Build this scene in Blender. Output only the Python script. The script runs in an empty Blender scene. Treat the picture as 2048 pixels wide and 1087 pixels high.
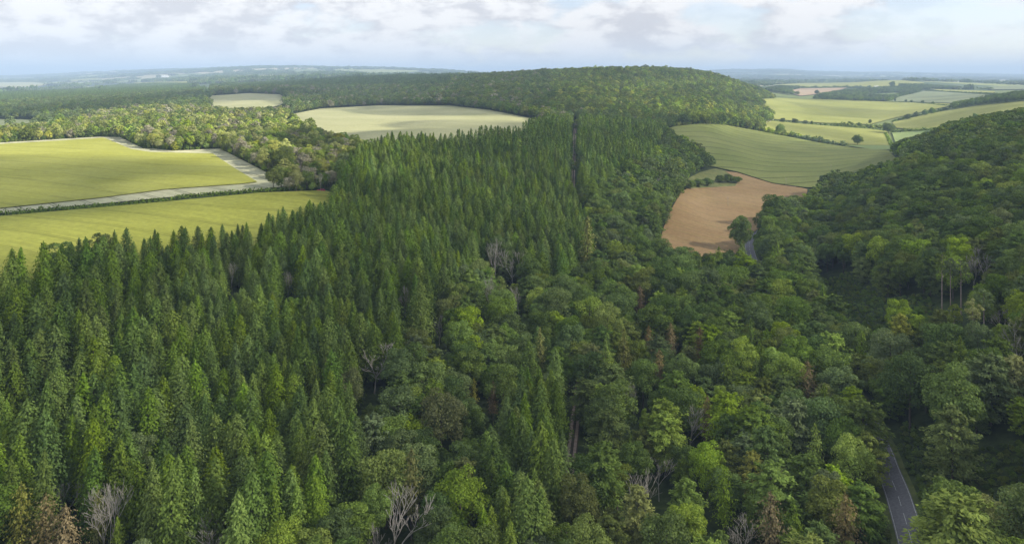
import bpy, math, random
import numpy as np
from mathutils import Vector, geometry
random.seed(7); RNG = np.random.default_rng(7)
C = bpy.context.scene.collection
scene = bpy.context.scene
F = 1462.0; HZ = 150.0; CX = 1024.0; CAMZ = 120.0

# ---------------------------------------------------------------- camera
cd = bpy.data.cameras.new('camera'); cam = bpy.data.objects.new('camera', cd); C.objects.link(cam)
cam.location = (0, 0, CAMZ); cam.rotation_euler = (math.pi/2, 0, 0)
cd.sensor_width = 36; cd.lens = 36*F/2048; cd.shift_y = -(543.5-HZ)/2048
cd.clip_start = 1; cd.clip_end = 80000
scene.camera = cam
# ---------------------------------------------------------------- light
SUN_EL = math.radians(31); SUN_AZ = math.atan2(1.0, -0.22)      # clockwise from +Y
SX, SY, SZ = math.sin(SUN_AZ)*math.cos(SUN_EL), math.cos(SUN_AZ)*math.cos(SUN_EL), math.sin(SUN_EL)
sl = bpy.data.lights.new('sun', 'SUN'); sl.energy = 4.6; sl.angle = math.radians(.5); sl.color = (1, .93, .80)
so = bpy.data.objects.new('sun', sl); C.objects.link(so)
so.rotation_euler = Vector((SX, SY, SZ)).to_track_quat('Z', 'Y').to_euler()
w = bpy.data.worlds.new('World'); scene.world = w; w.use_nodes = True
nt = w.node_tree; nt.nodes.clear()
def N(nt, t, **k):
    n = nt.nodes.new(t)
    for a, b in k.items():
        if a.startswith('i_'):
            n.inputs[a[2:].replace('_', ' ')].default_value = b
        else: setattr(n, a, b)
    return n
def L(nt, a, b): nt.links.new(a, b)
def math_n(nt, op, a, b=None, c=None, clamp=False):
    n = nt.nodes.new('ShaderNodeMath'); n.operation = op; n.use_clamp = clamp
    for i, v in enumerate((a, b, c)):
        if v is None: continue
        if isinstance(v, (int, float)): n.inputs[i].default_value = v
        else: nt.links.new(v, n.inputs[i])
    return n.outputs[0]
def mixc(nt, f, a, b, bt='MIX'):
    n = nt.nodes.new('ShaderNodeMix'); n.data_type = 'RGBA'; n.blend_type = bt
    for i, v in ((0, f), (6, a), (7, b)):
        if isinstance(v, (int, float)): n.inputs[i].default_value = v
        elif isinstance(v, tuple): n.inputs[i].default_value = (*v, 1) if len(v) == 3 else v
        else: nt.links.new(v, n.inputs[i])
    return n.outputs[2]
sky = N(nt, 'ShaderNodeTexSky', sky_type='NISHITA', sun_disc=False, sun_elevation=SUN_EL, sun_rotation=SUN_AZ,
        altitude=150, air_density=1.0, dust_density=.1, ozone_density=1.0)
bg1 = N(nt, 'ShaderNodeBackground', i_Strength=.085); L(nt, mixc(nt, 1.0, sky.outputs[0], (1.10, 1.04, 1.16), 'MULTIPLY'), bg1.inputs[0])
tc = N(nt, 'ShaderNodeTexCoord'); sp = N(nt, 'ShaderNodeSeparateXYZ'); L(nt, tc.outputs['Generated'], sp.inputs[0])
zz = math_n(nt, 'ADD', math_n(nt, 'MAXIMUM', sp.outputs[2], 0.0), .055)
cb = N(nt, 'ShaderNodeCombineXYZ'); L(nt, sp.outputs[0], cb.inputs[0]); L(nt, math_n(nt, 'MULTIPLY', sp.outputs[2], 2.5), cb.inputs[2])
L(nt, sp.outputs[1], cb.inputs[1])
n1 = N(nt, 'ShaderNodeTexNoise', i_Scale=7.5, i_Detail=10.0, i_Roughness=.55, i_Distortion=.2); L(nt, cb.outputs[0], n1.inputs['Vector'])
n2 = N(nt, 'ShaderNodeTexNoise', i_Scale=15.0, i_Detail=9.0, i_Roughness=.6); L(nt, cb.outputs[0], n2.inputs['Vector'])
# more cloud to the west (-x), more open sky to the east
cov = math_n(nt, 'SUBTRACT', n1.outputs[0], math_n(nt, 'MULTIPLY_ADD', sp.outputs[0], .17, -.07))
mask = N(nt, 'ShaderNodeMapRange', interpolation_type='SMOOTHSTEP'); L(nt, cov, mask.inputs[0])
mask.inputs[3].default_value = .38; mask.inputs[1].default_value = .42; mask.inputs[2].default_value = .56
shade = N(nt, 'ShaderNodeMapRange', interpolation_type='SMOOTHSTEP'); L(nt, n2.outputs[0], shade.inputs[0])
shade.inputs[1].default_value = .40; shade.inputs[2].default_value = .58
ccol = mixc(nt, shade.outputs[0], (.40, .405, .43), (.55, .55, .555))
hzm = N(nt, 'ShaderNodeMapRange', interpolation_type='SMOOTHSTEP'); L(nt, sp.outputs[2], hzm.inputs[0])
hzm.inputs[1].default_value = .0; hzm.inputs[2].default_value = .06; hzm.inputs[3].default_value = .85; hzm.inputs[4].default_value = 0
ccol = mixc(nt, hzm.outputs[0], ccol, (.46, .48, .52))
# higher up the cloud deck is seen from below and is greyer
up = N(nt, 'ShaderNodeMapRange', interpolation_type='SMOOTHSTEP'); L(nt, sp.outputs[2], up.inputs[0])
up.inputs[1].default_value = .14; up.inputs[2].default_value = .5
ccol = mixc(nt, up.outputs[0], ccol, (.34, .36, .40))
bg2 = N(nt, 'ShaderNodeBackground', i_Strength=1.0); L(nt, ccol, bg2.inputs[0])
mx = N(nt, 'ShaderNodeMixShader'); L(nt, math_n(nt, 'MAXIMUM', mask.outputs[0], hzm.outputs[0]), mx.inputs[0])
L(nt, bg1.outputs[0], mx.inputs[1]); L(nt, bg2.outputs[0], mx.inputs[2])
wo = N(nt, 'ShaderNodeOutputWorld'); L(nt, mx.outputs[0], wo.inputs[0])
vs = scene.view_settings; vs.view_transform = 'Standard'; vs.look = 'None'; vs.gamma = 1; vs.exposure = 1.0

# ---------------------------------------------------------------- terrain heights: columns are bearings, rows distances
COLS = [-300, 0, 256, 512, 768, 1024, 1280, 1408, 1470, 1536, 1650, 1792, 2048, 2350]
ROWS = [120, 180, 240, 300, 370, 450, 550, 700, 900, 1150, 1500, 2000, 2800, 4000, 6000, 9000, 14000, 22000]
ZT = np.array([
 [ 8, 20, 44, 49, 50, 51, 52, 53, 50, 50, 50, 48, 45, 35, 30, 40, 100, 85],
 [ 0, 12, 36, 48, 50, 51, 52, 53, 51, 50, 50, 48, 45, 35, 30, 40,  80, 85],
 [ 0,  8, 22, 36, 46.5, 50, 52, 54, 54, 56, 58, 58, 56, 52, 60, 118, 187, 187],
 [ 0,  5, 14, 26, 38, 51, 54, 56, 58, 62, 65, 72, 75, 90, 115, 208, 220, 190],
 [ 0,  2,  8, 17, 30, 43, 52, 57, 60, 59, 62, 84, 104, 106, 125, 198, 150, 120],
 [-2, -2,  0,  3, 10, 20, 33, 47, 60, 66, 90, 114, 108, 100, 100, 110, 120, 110],
 [-3, -3, -2,  0,  2,  5, 14, 32, 42, 58, 86, 127, 118,  80,  60,  60, 90, 100],
 [-3, -3, -2, -1,  1,  1,  5, 12, 36, 58, 74, 115, 104,  60,  60,  75, 180, 160],
 [-3, -3, -2, -1,  0,  0,  3, 10, 28, 38, 54,  90,  78,  60,  60,  80, 213, 200],
 [-3, -3, -2, -1,  0,  0,  2,  8, 18, 27, 37,  54,  58,  62,  60,  90, 213, 200],
 [-2, -2, -1,  0,  1,  2,  4, 10, 14, 17, 27,  38,  52,  64,  60,  75, 170, 180],
 [ 0,  3,  4, 10, 16, 22, 30, 37, 20, 11, 22.5, 33, 49,  84,  60,  80, 150, 160],
 [ 5, 15, 22, 29, 38, 48, 60, 72, 64, 62, 70,  70, 64,  72,  60,  60, 105, 135],
 [14, 26, 36, 44, 52, 62, 74, 82, 78, 74, 78,  76, 68,  70,  60,  60, 100, 130]], float)
CU = (np.array(COLS)-CX)/F; RL = np.log(np.array(ROWS, float))
def _herm(xs, t):
    i = np.clip(np.searchsorted(xs, t, side='right')-1, 0, len(xs)-2)
    return i, np.clip((t-xs[i])/(xs[i+1]-xs[i]), 0, 1)
def _slopes(xs, Z):                    # along the last axis, limited so no overshoot
    d = np.diff(Z, axis=-1)/np.diff(xs)
    m = np.zeros_like(Z); a, b = d[..., :-1], d[..., 1:]
    with np.errstate(all='ignore'): h = np.where(a*b > 0, 2*a*b/(a+b), 0.0)
    m[..., 1:-1] = h; m[..., 0] = d[..., 0]*.5; m[..., -1] = 0
    return m
MR = _slopes(RL, ZT)
def zt(x, y):
    x = np.atleast_1d(np.asarray(x, float)); y = np.atleast_1d(np.asarray(y, float))
    d = np.maximum(y, 120.0); u = np.clip(x/d, CU[0], CU[-1]); l = np.clip(np.log(d), RL[0], RL[-1])
    j, t = _herm(RL, l); h = RL[j+1]-RL[j]
    h00 = 2*t**3-3*t**2+1; h10 = t**3-2*t**2+t; h01 = -2*t**3+3*t**2; h11 = t**3-t**2
    i, s = _herm(CU, u)
    def col(k): return h00*ZT[k, j]+h10*h*MR[k, j]+h01*ZT[k, j+1]+h11*h*MR[k, j+1]
    n = len(COLS)
    p1, p2 = col(i), col(i+1); p0, p3 = col(np.maximum(i-1, 0)), col(np.minimum(i+2, n-1))
    w_ = CU[i+1]-CU[i]
    m1 = np.where(i > 0, (p2-p0)/(CU[i+1]-CU[np.maximum(i-1, 0)]+1e-9), (p2-p1)/w_)
    m2 = np.where(i < n-2, (p3-p1)/(CU[np.minimum(i+2, n-1)]-CU[i]+1e-9), (p2-p1)/w_)
    a, b = p2-p1, 1
    # limiter
    m1 = np.where(m1*a <= 0, 0, np.clip(m1, -3*abs(a)/w_, 3*abs(a)/w_)); m2 = np.where(m2*a <= 0, 0, np.clip(m2, -3*abs(a)/w_, 3*abs(a)/w_))
    z = (2*s**3-3*s**2+1)*p1+(s**3-2*s**2+s)*w_*m1+(-2*s**3+3*s**2)*p2+(s**3-s**2)*w_*m2
    k = np.clip((d-1200)/2500, 0, 1)*np.clip(d/4000, 0, 3)
    z = z+k*(2.2*np.sin(x/310+y/900)*np.sin(y/420)+1.6*np.sin(x/170-y/600+1.3))
    return z
def z1(x, y): return float(zt(x, y)[0])
DS = np.exp(np.linspace(math.log(121), math.log(21000), 2600))
def hit(px, py, h=0.0):
    """where the sight line through a photo point first meets the land (or a top h above it)"""
    u = (px-CX)/F; z = zt(u*DS, DS)+h; P = HZ+(CAMZ-z)*F/DS
    k = np.nonzero(P <= py)[0]
    i = int(k[0]) if len(k) else int(np.argmin(P))
    d = DS[i]
    if i > 0 and P[i-1] > py and P[i-1] != P[i]:
        d = DS[i-1]+(DS[i]-DS[i-1])*(P[i-1]-py)/(P[i-1]-P[i])
    return u*d, d
def proj(x, y, z): return CX+F*x/y, HZ+(CAMZ-z)*F/y
def inpoly(px, py, poly):
    px = np.asarray(px); py = np.asarray(py); r = np.zeros(px.shape, bool); n = len(poly)
    for a in range(n):
        x1, y1 = poly[a]; x2, y2 = poly[a-1]
        if y1 == y2: continue
        r ^= ((y1 > py) != (y2 > py)) & (px < (x2-x1)*(py-y1)/(y2-y1)+x1)
    return r

# ---------------------------------------------------------------- helpers
def tag(o, label=None, cat=None, group=None, kind=None):
    if label: o['label'] = label
    if cat: o['category'] = cat
    if group: o['group'] = group
    if kind: o['kind'] = kind
    return o
def mesh_np(name, V, Fc, mats, mi=None, smooth=False):
    me = bpy.data.meshes.new(name)
    if isinstance(Fc, np.ndarray):
        nf, k = Fc.shape
        me.vertices.add(len(V)); me.vertices.foreach_set('co', np.asarray(V, np.float32).ravel())
        me.loops.add(nf*k); me.loops.foreach_set('vertex_index', Fc.astype(np.int32).ravel())
        me.polygons.add(nf); me.polygons.foreach_set('loop_start', np.arange(0, nf*k, k, dtype=np.int32))
        me.polygons.foreach_set('loop_total', np.full(nf, k, np.int32))
    else: me.from_pydata([tuple(v) for v in V], [], Fc)
    for m in mats: me.materials.append(m)
    if mi is not None: me.polygons.foreach_set('material_index', np.asarray(mi, np.int32))
    me.update(calc_edges=True)
    if smooth: me.polygons.foreach_set('use_smooth', np.ones(len(me.polygons), bool))
    return me
def link(name, me, parent=None, loc=None):
    o = bpy.data.objects.new(name, me); C.objects.link(o)
    if parent: o.parent = parent
    if loc is not None: o.location = loc
    return o
def empty(name, loc, rz=0.0, s=(1, 1, 1)):
    o = bpy.data.objects.new(name, None); C.objects.link(o); o.location = loc; o.rotation_euler = (0, 0, rz); o.scale = s
    o.empty_display_size = .5
    return o

# ---------------------------------------------------------------- materials
def mat_new(name):
    m = bpy.data.materials.new(name); m.use_nodes = True; nt = m.node_tree; nt.nodes.clear()
    return m, nt, N(nt, 'ShaderNodeOutputMaterial')
def foliage(name, a, b, trans=.3, brown=0.0):
    m, nt, out = mat_new(name)
    g = N(nt, 'ShaderNodeNewGeometry'); oi = N(nt, 'ShaderNodeObjectInfo')
    col = mixc(nt, g.outputs['Random Per Island'], a, b)
    nz = N(nt, 'ShaderNodeTexNoise', i_Scale=.018, i_Detail=3.0); L(nt, g.outputs['Position'], nz.inputs['Vector'])
    hs = N(nt, 'ShaderNodeHueSaturation')
    L(nt, math_n(nt, 'MULTIPLY_ADD', oi.outputs['Random'], .018, .491), hs.inputs['Hue'])
    v = math_n(nt, 'MULTIPLY_ADD', math_n(nt, 'FRACT', math_n(nt, 'MULTIPLY', oi.outputs['Random'], 7.31)), .44, .80)
    v = math_n(nt, 'MULTIPLY', v, math_n(nt, 'MULTIPLY_ADD', nz.outputs[0], 1.0, .5))
    nb = N(nt, 'ShaderNodeTexNoise', i_Scale=.33, i_Detail=2.0); L(nt, g.outputs['Position'], nb.inputs['Vector'])
    v = math_n(nt, 'MULTIPLY', v, math_n(nt, 'MULTIPLY_ADD', nb.outputs[0], 1.1, .45))
    L(nt, v, hs.inputs['Value']); L(nt, col, hs.inputs['Color'])
    s = math_n(nt, 'MULTIPLY_ADD', math_n(nt, 'FRACT', math_n(nt, 'MULTIPLY', oi.outputs['Random'], 13.7)), .22, .88)
    L(nt, s, hs.inputs['Saturation'])
    d = N(nt, 'ShaderNodeBsdfDiffuse'); t = N(nt, 'ShaderNodeBsdfTranslucent'); mm = N(nt, 'ShaderNodeMixShader')
    L(nt, hs.outputs[0], d.inputs[0])
    L(nt, mixc(nt, 1.0, hs.outputs[0], (1.0, 1.05, .55), 'MULTIPLY'), t.inputs[0])
    mm.inputs[0].default_value = trans; L(nt, d.outputs[0], mm.inputs[1]); L(nt, t.outputs[0], mm.inputs[2])
    L(nt, mm.outputs[0], out.inputs[0]); return m
def plain(name, a, b, scale=1.0, rough=.9, detail=4.0):
    m, nt, out = mat_new(name); p = N(nt, 'ShaderNodeBsdfPrincipled', i_Roughness=rough)
    p.inputs['Specular IOR Level'].default_value = .2
    g = N(nt, 'ShaderNodeNewGeometry'); nz = N(nt, 'ShaderNodeTexNoise', i_Scale=scale, i_Detail=detail); L(nt, g.outputs['Position'], nz.inputs['Vector'])
    mr = N(nt, 'ShaderNodeMapRange'); L(nt, nz.outputs[0], mr.inputs[0]); mr.inputs[1].default_value = .3; mr.inputs[2].default_value = .7
    L(nt, mixc(nt, mr.outputs[0], a, b), p.inputs['Base Color']); L(nt, p.outputs[0], out.inputs[0]); return m
def field_mat(name, a, b, ang=0.0, row=26.0, tram=.25, c=None):
    """crop: broad soil patches, fine drill lines and pairs of wheel tramlines running at one angle"""
    m, nt, out = mat_new(name); p = N(nt, 'ShaderNodeBsdfPrincipled', i_Roughness=.95)
    p.inputs['Specular IOR Level'].default_value = .1
    g = N(nt, 'ShaderNodeNewGeometry')
    mp = N(nt, 'ShaderNodeMapping'); mp.inputs['Rotation'].default_value = (0, 0, ang); L(nt, g.outputs['Position'], mp.inputs[0])
    wob = N(nt, 'ShaderNodeTexNoise', i_Scale=.006, i_Detail=1.0); L(nt, g.outputs['Position'], wob.inputs['Vector'])
    n1 = N(nt, 'ShaderNodeTexNoise', i_Scale=.014, i_Detail=6.0, i_Roughness=.6); L(nt, g.outputs['Position'], n1.inputs['Vector'])
    ms = N(nt, 'ShaderNodeMapping'); ms.inputs['Scale'].default_value = (.02, .35, .1); L(nt, mp.outputs[0], ms.inputs[0])
    n2 = N(nt, 'ShaderNodeTexNoise', i_Scale=1.0, i_Detail=4.0, i_Roughness=.65); L(nt, ms.outputs[0], n2.inputs['Vector'])
    n3 = N(nt, 'ShaderNodeTexNoise', i_Scale=.35, i_Detail=5.0, i_Roughness=.7); L(nt, g.outputs['Position'], n3.inputs['Vector'])
    def mr(x, lo, hi, a=0.0, b=1.0):
        n = N(nt, 'ShaderNodeMapRange'); L(nt, x, n.inputs[0]); n.inputs[1].default_value = lo; n.inputs[2].default_value = hi
        n.inputs[3].default_value = a; n.inputs[4].default_value = b; return n.outputs[0]
    col = mixc(nt, mr(n1.outputs[0], .34, .66), a, b)
    if c: col = mixc(nt, mr(n2.outputs[0], .52, .72, 0, .8), col, c)
    v = math_n(nt, 'MULTIPLY', mr(n2.outputs[0], .3, .7, .87, 1.10), mr(n3.outputs[0], .3, .7, .84, 1.16))
    s = N(nt, 'ShaderNodeSeparateXYZ'); L(nt, mp.outputs[0], s.inputs[0])
    yy = math_n(nt, 'MULTIPLY_ADD', wob.outputs[0], 60.0, s.outputs[1])
    fr = math_n(nt, 'MULTIPLY', math_n(nt, 'FRACT', math_n(nt, 'DIVIDE', yy, row)), row)
    def line(cn): return math_n(nt, 'LESS_THAN', math_n(nt, 'ABSOLUTE', math_n(nt, 'SUBTRACT', fr, cn)), .55)
    tr = math_n(nt, 'MAXIMUM', line(4.0), line(6.2))
    v = math_n(nt, 'MULTIPLY', v, math_n(nt, 'MULTIPLY_ADD', tr, -min(.75, tram*1.7), 1.0))
    col = mixc(nt, 1.0, col, v, 'MULTIPLY') if False else col
    sc = N(nt, 'ShaderNodeVectorMath', operation='SCALE'); L(nt, col, sc.inputs[0]); L(nt, v, sc.inputs['Scale'])
    L(nt, sc.outputs[0], p.inputs['Base Color']); L(nt, p.outputs[0], out.inputs[0]); return m

M = {}
M['spruce_mid']  = foliage('spruce_mid',  (0.114, 0.175, 0.030), (0.213, 0.294, 0.051), .22)
M['spruce_deep'] = foliage('spruce_deep', (0.088, 0.142, 0.031), (0.158, 0.237, 0.052), .22)
M['spruce_warm'] = foliage('spruce_warm', (0.129, 0.189, 0.028), (0.235, 0.317, 0.047), .22)
M['larch_yellow'] = foliage('larch_yellow', (.140, .145, .035), (.320, .320, .090), .25)
M['larch_rust'] = foliage('larch_rust', (.170, .130, .055), (.330, .255, .125), .2)
M['leaf_mid']    = foliage('leaf_mid',    (0.114, 0.171, 0.038), (0.209, 0.295, 0.061))
M['leaf_dark']   = foliage('leaf_dark',   (0.086, 0.131, 0.039), (0.153, 0.223, 0.061))
M['leaf_blue']   = foliage('leaf_blue',   (0.123, 0.171, 0.067), (0.216, 0.275, 0.105))
M['leaf_olive']  = foliage('leaf_olive',  (0.145, 0.183, 0.041), (0.250, 0.300, 0.070))
M['leaf_bright'] = foliage('leaf_bright', (0.197, 0.276, 0.038), (0.345, 0.446, 0.064))
M['leaf_pale']   = foliage('leaf_pale',   (0.284, 0.307, 0.102), (0.472, 0.491, 0.169))
M['leaf_brown']  = foliage('leaf_brown',  (0.141, 0.164, 0.057), (0.216, 0.244, 0.082))
M['leaf_gold']   = foliage('leaf_gold',   (0.275, 0.298, 0.054), (0.446, 0.467, 0.098))
M['twig_haze'] = foliage('twig_haze', (.190, .180, .110), (.380, .360, .250), .1)
M['bark'] = plain('bark', (.07, .055, .045), (.15, .125, .105), 1.5)
M['bark_pine'] = plain('bark_pine', (.26, .20, .17), (.42, .34, .30), 1.2)
M['bark_dead'] = plain('bark_dead', (.32, .29, .24), (.54, .49, .42), 1.0)
M['floor'] = plain('floor', (.012, .018, .009), (.045, .052, .024), .25, detail=8.0)
M['asphalt'] = plain('asphalt', (.13, .13, .14), (.20, .195, .205), 1.6)
M['paint'] = plain('paint', (.35, .35, .34), (.6, .6, .58), 1.2)
M['rut'] = plain('rut', (.32, .23, .18), (.52, .40, .32), .8)
M['rut_mid'] = plain('rut_mid', (.06, .055, .03), (.12, .09, .055), .8)
M['chalk'] = plain('chalk', (.42, .38, .28), (.62, .58, .46), .3)
M['verge'] = plain('verge', (.06, .085, .025), (.14, .16, .05), .3)
M['scrub'] = plain('scrub', (.10, .13, .035), (.22, .22, .07), .3)

# ---------------------------------------------------------------- the land as one sheet
def land_material():
    m, nt, out = mat_new('land'); p = N(nt, 'ShaderNodeBsdfPrincipled', i_Roughness=.95); p.inputs['Specular IOR Level'].default_value = .1
    g = N(nt, 'ShaderNodeNewGeometry')
    n1 = N(nt, 'ShaderNodeTexNoise', i_Scale=.22, i_Detail=8.0, i_Roughness=.7); L(nt, g.outputs['Position'], n1.inputs['Vector'])
    mr = N(nt, 'ShaderNodeMapRange'); L(nt, n1.outputs[0], mr.inputs[0]); mr.inputs[1].default_value = .32; mr.inputs[2].default_value = .68
    near = mixc(nt, mr.outputs[0], (.022, .036, .012), (.070, .095, .032))
    ms = N(nt, 'ShaderNodeMapping'); ms.inputs['Scale'].default_value = (.0011, .0007, 0); L(nt, g.outputs['Position'], ms.inputs[0])
    vo = N(nt, 'ShaderNodeTexVoronoi', feature='F1', i_Scale=1.0); L(nt, ms.outputs[0], vo.inputs['Vector'])
    s = N(nt, 'ShaderNodeSeparateColor'); L(nt, vo.outputs['Color'], s.inputs[0])
    r = N(nt, 'ShaderNodeValToRGB'); r.color_ramp.interpolation = 'CONSTANT'; e = r.color_ramp.elements
    e[0].position = 0; e[0].color = (.08, .11, .045, 1); e[1].position = .3; e[1].color = (.17, .21, .075, 1)
    for pz, c in ((.45, (.24, .27, .09)), (.58, (.06, .085, .035)), (.72, (.36, .32, .17)), (.82, (.14, .19, .07)), (.92, (.42, .38, .24))):
        k = e.new(pz); k.color = (*c, 1)
    L(nt, s.outputs[0], r.inputs[0])
    sx = N(nt, 'ShaderNodeSeparateXYZ'); L(nt, g.outputs['Position'], sx.inputs[0])
    fm = N(nt, 'ShaderNodeMapRange'); L(nt, sx.outputs[1], fm.inputs[0]); fm.inputs[1].default_value = 2700; fm.inputs[2].default_value = 2760
    # open rough grass on the valley floor to the east, woodland floor elsewhere
    q = math_n(nt, 'SUBTRACT', sx.outputs[0], math_n(nt, 'MULTIPLY', sx.outputs[1], .335))
    va = N(nt, 'ShaderNodeMapRange'); L(nt, q, va.inputs[0]); va.inputs[1].default_value = 0; va.inputs[2].default_value = 20
    vb = N(nt, 'ShaderNodeMapRange'); L(nt, sx.outputs[1], vb.inputs[0]); vb.inputs[1].default_value = 960; vb.inputs[2].default_value = 1000
    near = mixc(nt, math_n(nt, 'MULTIPLY', va.outputs[0], vb.outputs[0]), near, mixc(nt, mr.outputs[0], (.10, .14, .045), (.19, .22, .08)))
    L(nt, mixc(nt, fm.outputs[0], near, r.outputs[0]), p.inputs['Base Color']); L(nt, p.outputs[0], out.inputs[0]); return m
def build_land():
    us = np.concatenate([np.linspace(-2.6, -.92, 14), np.linspace(-.9, .9, 330), np.linspace(.92, 2.6, 14)])
    ys = np.concatenate([[-400, -200, -60, 20, 60, 90], np.exp(np.linspace(math.log(120), math.log(22000), 400))])
    U, Y = np.meshgrid(us, ys); X = U*np.maximum(Y, 120.0)
    Z = zt(X.ravel(), Y.ravel())
    V = np.stack([X.ravel(), Y.ravel(), Z], 1); a = len(us)
    i, j = np.meshgrid(np.arange(len(ys)-1), np.arange(a-1), indexing='ij'); k = (i*a+j).ravel()
    Fc = np.stack([k, k+1, k+a+1, k+a], 1)
    tag(link('ground', mesh_np('ground', V, Fc, [land_material()], smooth=True)), kind='structure')
build_land()

# ---------------------------------------------------------------- fields draped on the land
def densify(poly, step=9.0):
    r = []
    for k in range(len(poly)):
        a = np.array(poly[k], float); b = np.array(poly[(k+1) % len(poly)], float); n = max(1, int(np.hypot(*(b-a))/step))
        for q in range(n): r.append(tuple(a+(b-a)*q/n))
    return r
FIELDS = []
def field(name, poly, mat, lift=.35, block=True, n=46):
    W = [hit(px, py) for px, py in densify(poly)]
    W2 = [W[0]]
    for p in W[1:]:
        if math.hypot(p[0]-W2[-1][0], p[1]-W2[-1][1]) > .8: W2.append(p)
    W = W2
    if block: FIELDS.append(W)
    xs = [p[0] for p in W]; ys = [p[1] for p in W]
    st = max(3.0, math.sqrt((max(xs)-min(xs))*(max(ys)-min(ys)))/n)
    gx = np.arange(min(xs), max(xs), st); gy = np.arange(min(ys), max(ys), st)
    GX, GY = np.meshgrid(gx, gy); GX = GX.ravel()+RNG.uniform(-.2, .2, GX.size)*st; GY = GY.ravel()
    ins = inpoly(GX, GY, W)
    pts = [Vector(p) for p in W]+[Vector((x, y)) for x, y in zip(GX[ins], GY[ins])]
    ed = [(i, (i+1) % len(W)) for i in range(len(W))]
    r = geometry.delaunay_2d_cdt(pts, ed, [], 1, 1e-4)
    vx = np.array([v[0] for v in r[0]]); vy = np.array([v[1] for v in r[0]])
    vz = zt(vx, vy)+lift+vy*.0010
    me = mesh_np(name, np.stack([vx, vy, vz], 1), [list(f) for f in r[2]], [mat], smooth=True)
    return tag(link(name, me), kind='structure')
YG = ((0.293, 0.301, 0.048), (0.369, 0.376, 0.084))
m_grass = field_mat('rough_grass', (.12, .16, .05), (.20, .23, .08), ang=.4, row=40, tram=.05)
m_yel = field_mat('crop_yellow', *YG, ang=.35, row=30, tram=.12)
m_yel2 = field_mat('crop_yellow_front', (0.263, 0.278, 0.045), (0.331, 0.340, 0.065), ang=.12, row=30, tram=.16)
m_pale = field_mat('crop_pale', (0.322, 0.327, 0.163), (0.395, 0.389, 0.208), ang=.2, row=30, tram=.06)
m_marg = field_mat('margin_pale', (0.385, 0.392, 0.235), (0.528, 0.509, 0.323), ang=.6, row=18, tram=.25)
m_green = field_mat('crop_green', (0.145, 0.176, 0.043), (0.198, 0.221, 0.062), ang=-.25, row=28, tram=.4, c=(0.220, 0.225, 0.078))
m_brown = field_mat('stubble', (0.257, 0.166, 0.074), (0.351, 0.239, 0.119), ang=.45, row=16, tram=.07, c=(0.194, 0.177, 0.054))
m_ygr = field_mat('meadow_yellow', (0.220, 0.237, 0.056), (0.284, 0.296, 0.084), ang=.1, row=24, tram=.18)
m_lgr = field_mat('meadow_light', (0.150, 0.206, 0.066), (0.197, 0.246, 0.093), ang=.5, row=24, tram=.1)
m_grn2 = field_mat('meadow_cool', (0.194, 0.270, 0.094), (0.255, 0.315, 0.117), ang=.5, row=24, tram=.15)
m_grey = field_mat('meadow_grey', (0.162, 0.193, 0.096), (0.209, 0.233, 0.126), ang=.2, row=24, tram=.15)
m_pink = field_mat('plough_pink', (0.290, 0.211, 0.133), (0.378, 0.288, 0.187), ang=.2, row=24, tram=.1)
field('grass_margin', [(-260, 294), (0, 287), (200, 275), (240, 276), (285, 298), (350, 303), (440, 299), (520, 340), (584, 373), (520, 381), (330, 397), (150, 414), (0, 428), (-260, 440)], m_marg, .25)
field('crop_field', [(-260, 298), (0, 291), (120, 284), (208, 278), (262, 301), (300, 307), (425, 310), (470, 340), (515, 367), (480, 371), (330, 382), (200, 399), (0, 420), (-260, 431)], m_yel, .75)
field('crop_field', [(-260, 449), (0, 435), (150, 422), (330, 406), (520, 388), (650, 383), (690, 398), (680, 430), (640, 470), (550, 512), (400, 545), (250, 560), (100, 592), (0, 622), (-260, 650)], m_yel2, .5)
field('crop_field', [(560, 240), (585, 230), (640, 219), (760, 212.5), (900, 213), (980, 222), (1075, 241), (1090, 262), (1040, 292), (900, 316), (760, 328), (720, 310), (650, 280)], m_pale)
field('crop_field', [(412, 206), (423, 193), (500, 188), (560, 190.5), (582, 206), (520, 222), (430, 226)], m_pale)
field('crop_field', [(-260, 239), (0, 240), (60, 241), (95, 246), (60, 262), (-260, 262)], m_grey)
field('crop_field', [(1322, 264), (1350, 254), (1400, 249), (1450, 251.5), (1520, 264), (1620, 284), (1700, 296.5), (1775, 302), (1820, 345), (1740, 380), (1607, 376), (1545, 367.5), (1474, 345), (1420, 334), (1395, 318), (1350, 290)], m_green)
field('stubble_field', [(1450, 344), (1474, 347), (1545, 369), (1606, 378), (1615, 380), (1612, 400), (1560, 436), (1525, 455), (1497, 472), (1470, 512), (1440, 530), (1390, 535), (1318, 492), (1328, 455), (1344, 418), (1362, 386), (1375, 379), (1430, 376), (1470, 374), (1478, 362)], m_brown)
field('scrub_grass', [(1380, 356), (1400, 346), (1430, 338), (1452, 343), (1478, 361), (1474, 374), (1430, 376), (1375, 380), (1365, 375)], M['scrub'], .15, block=True)
field('meadow', [(1518, 250), (1545, 243.5), (1640, 252), (1740, 259.5), (1776, 264), (1780, 292), (1700, 291.5), (1640, 285), (1575, 272), (1530, 262)], m_ygr)
field('meadow', [(1690, 292), (1778, 292.5), (1790, 301), (1745, 300.5)], m_lgr, .4)
field('crop_field', [(1512, 201), (1560, 197.5), (1700, 202.5), (1900, 209), (1905, 212), (1850, 224), (1790, 237), (1740, 250), (1640, 247), (1548, 240), (1542, 222)], m_ygr)
field('meadow', [(1784, 267), (1850, 263), (1884, 261), (1900, 275), (1860, 298), (1795, 298)], m_grn2)
field('crop_field', [(1785, 246), (1850, 230), (1950, 213.5), (2048, 204), (2300, 197), (2300, 222), (2048, 226), (1950, 246), (1900, 258), (1830, 261), (1790, 257)], m_ygr)
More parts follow.
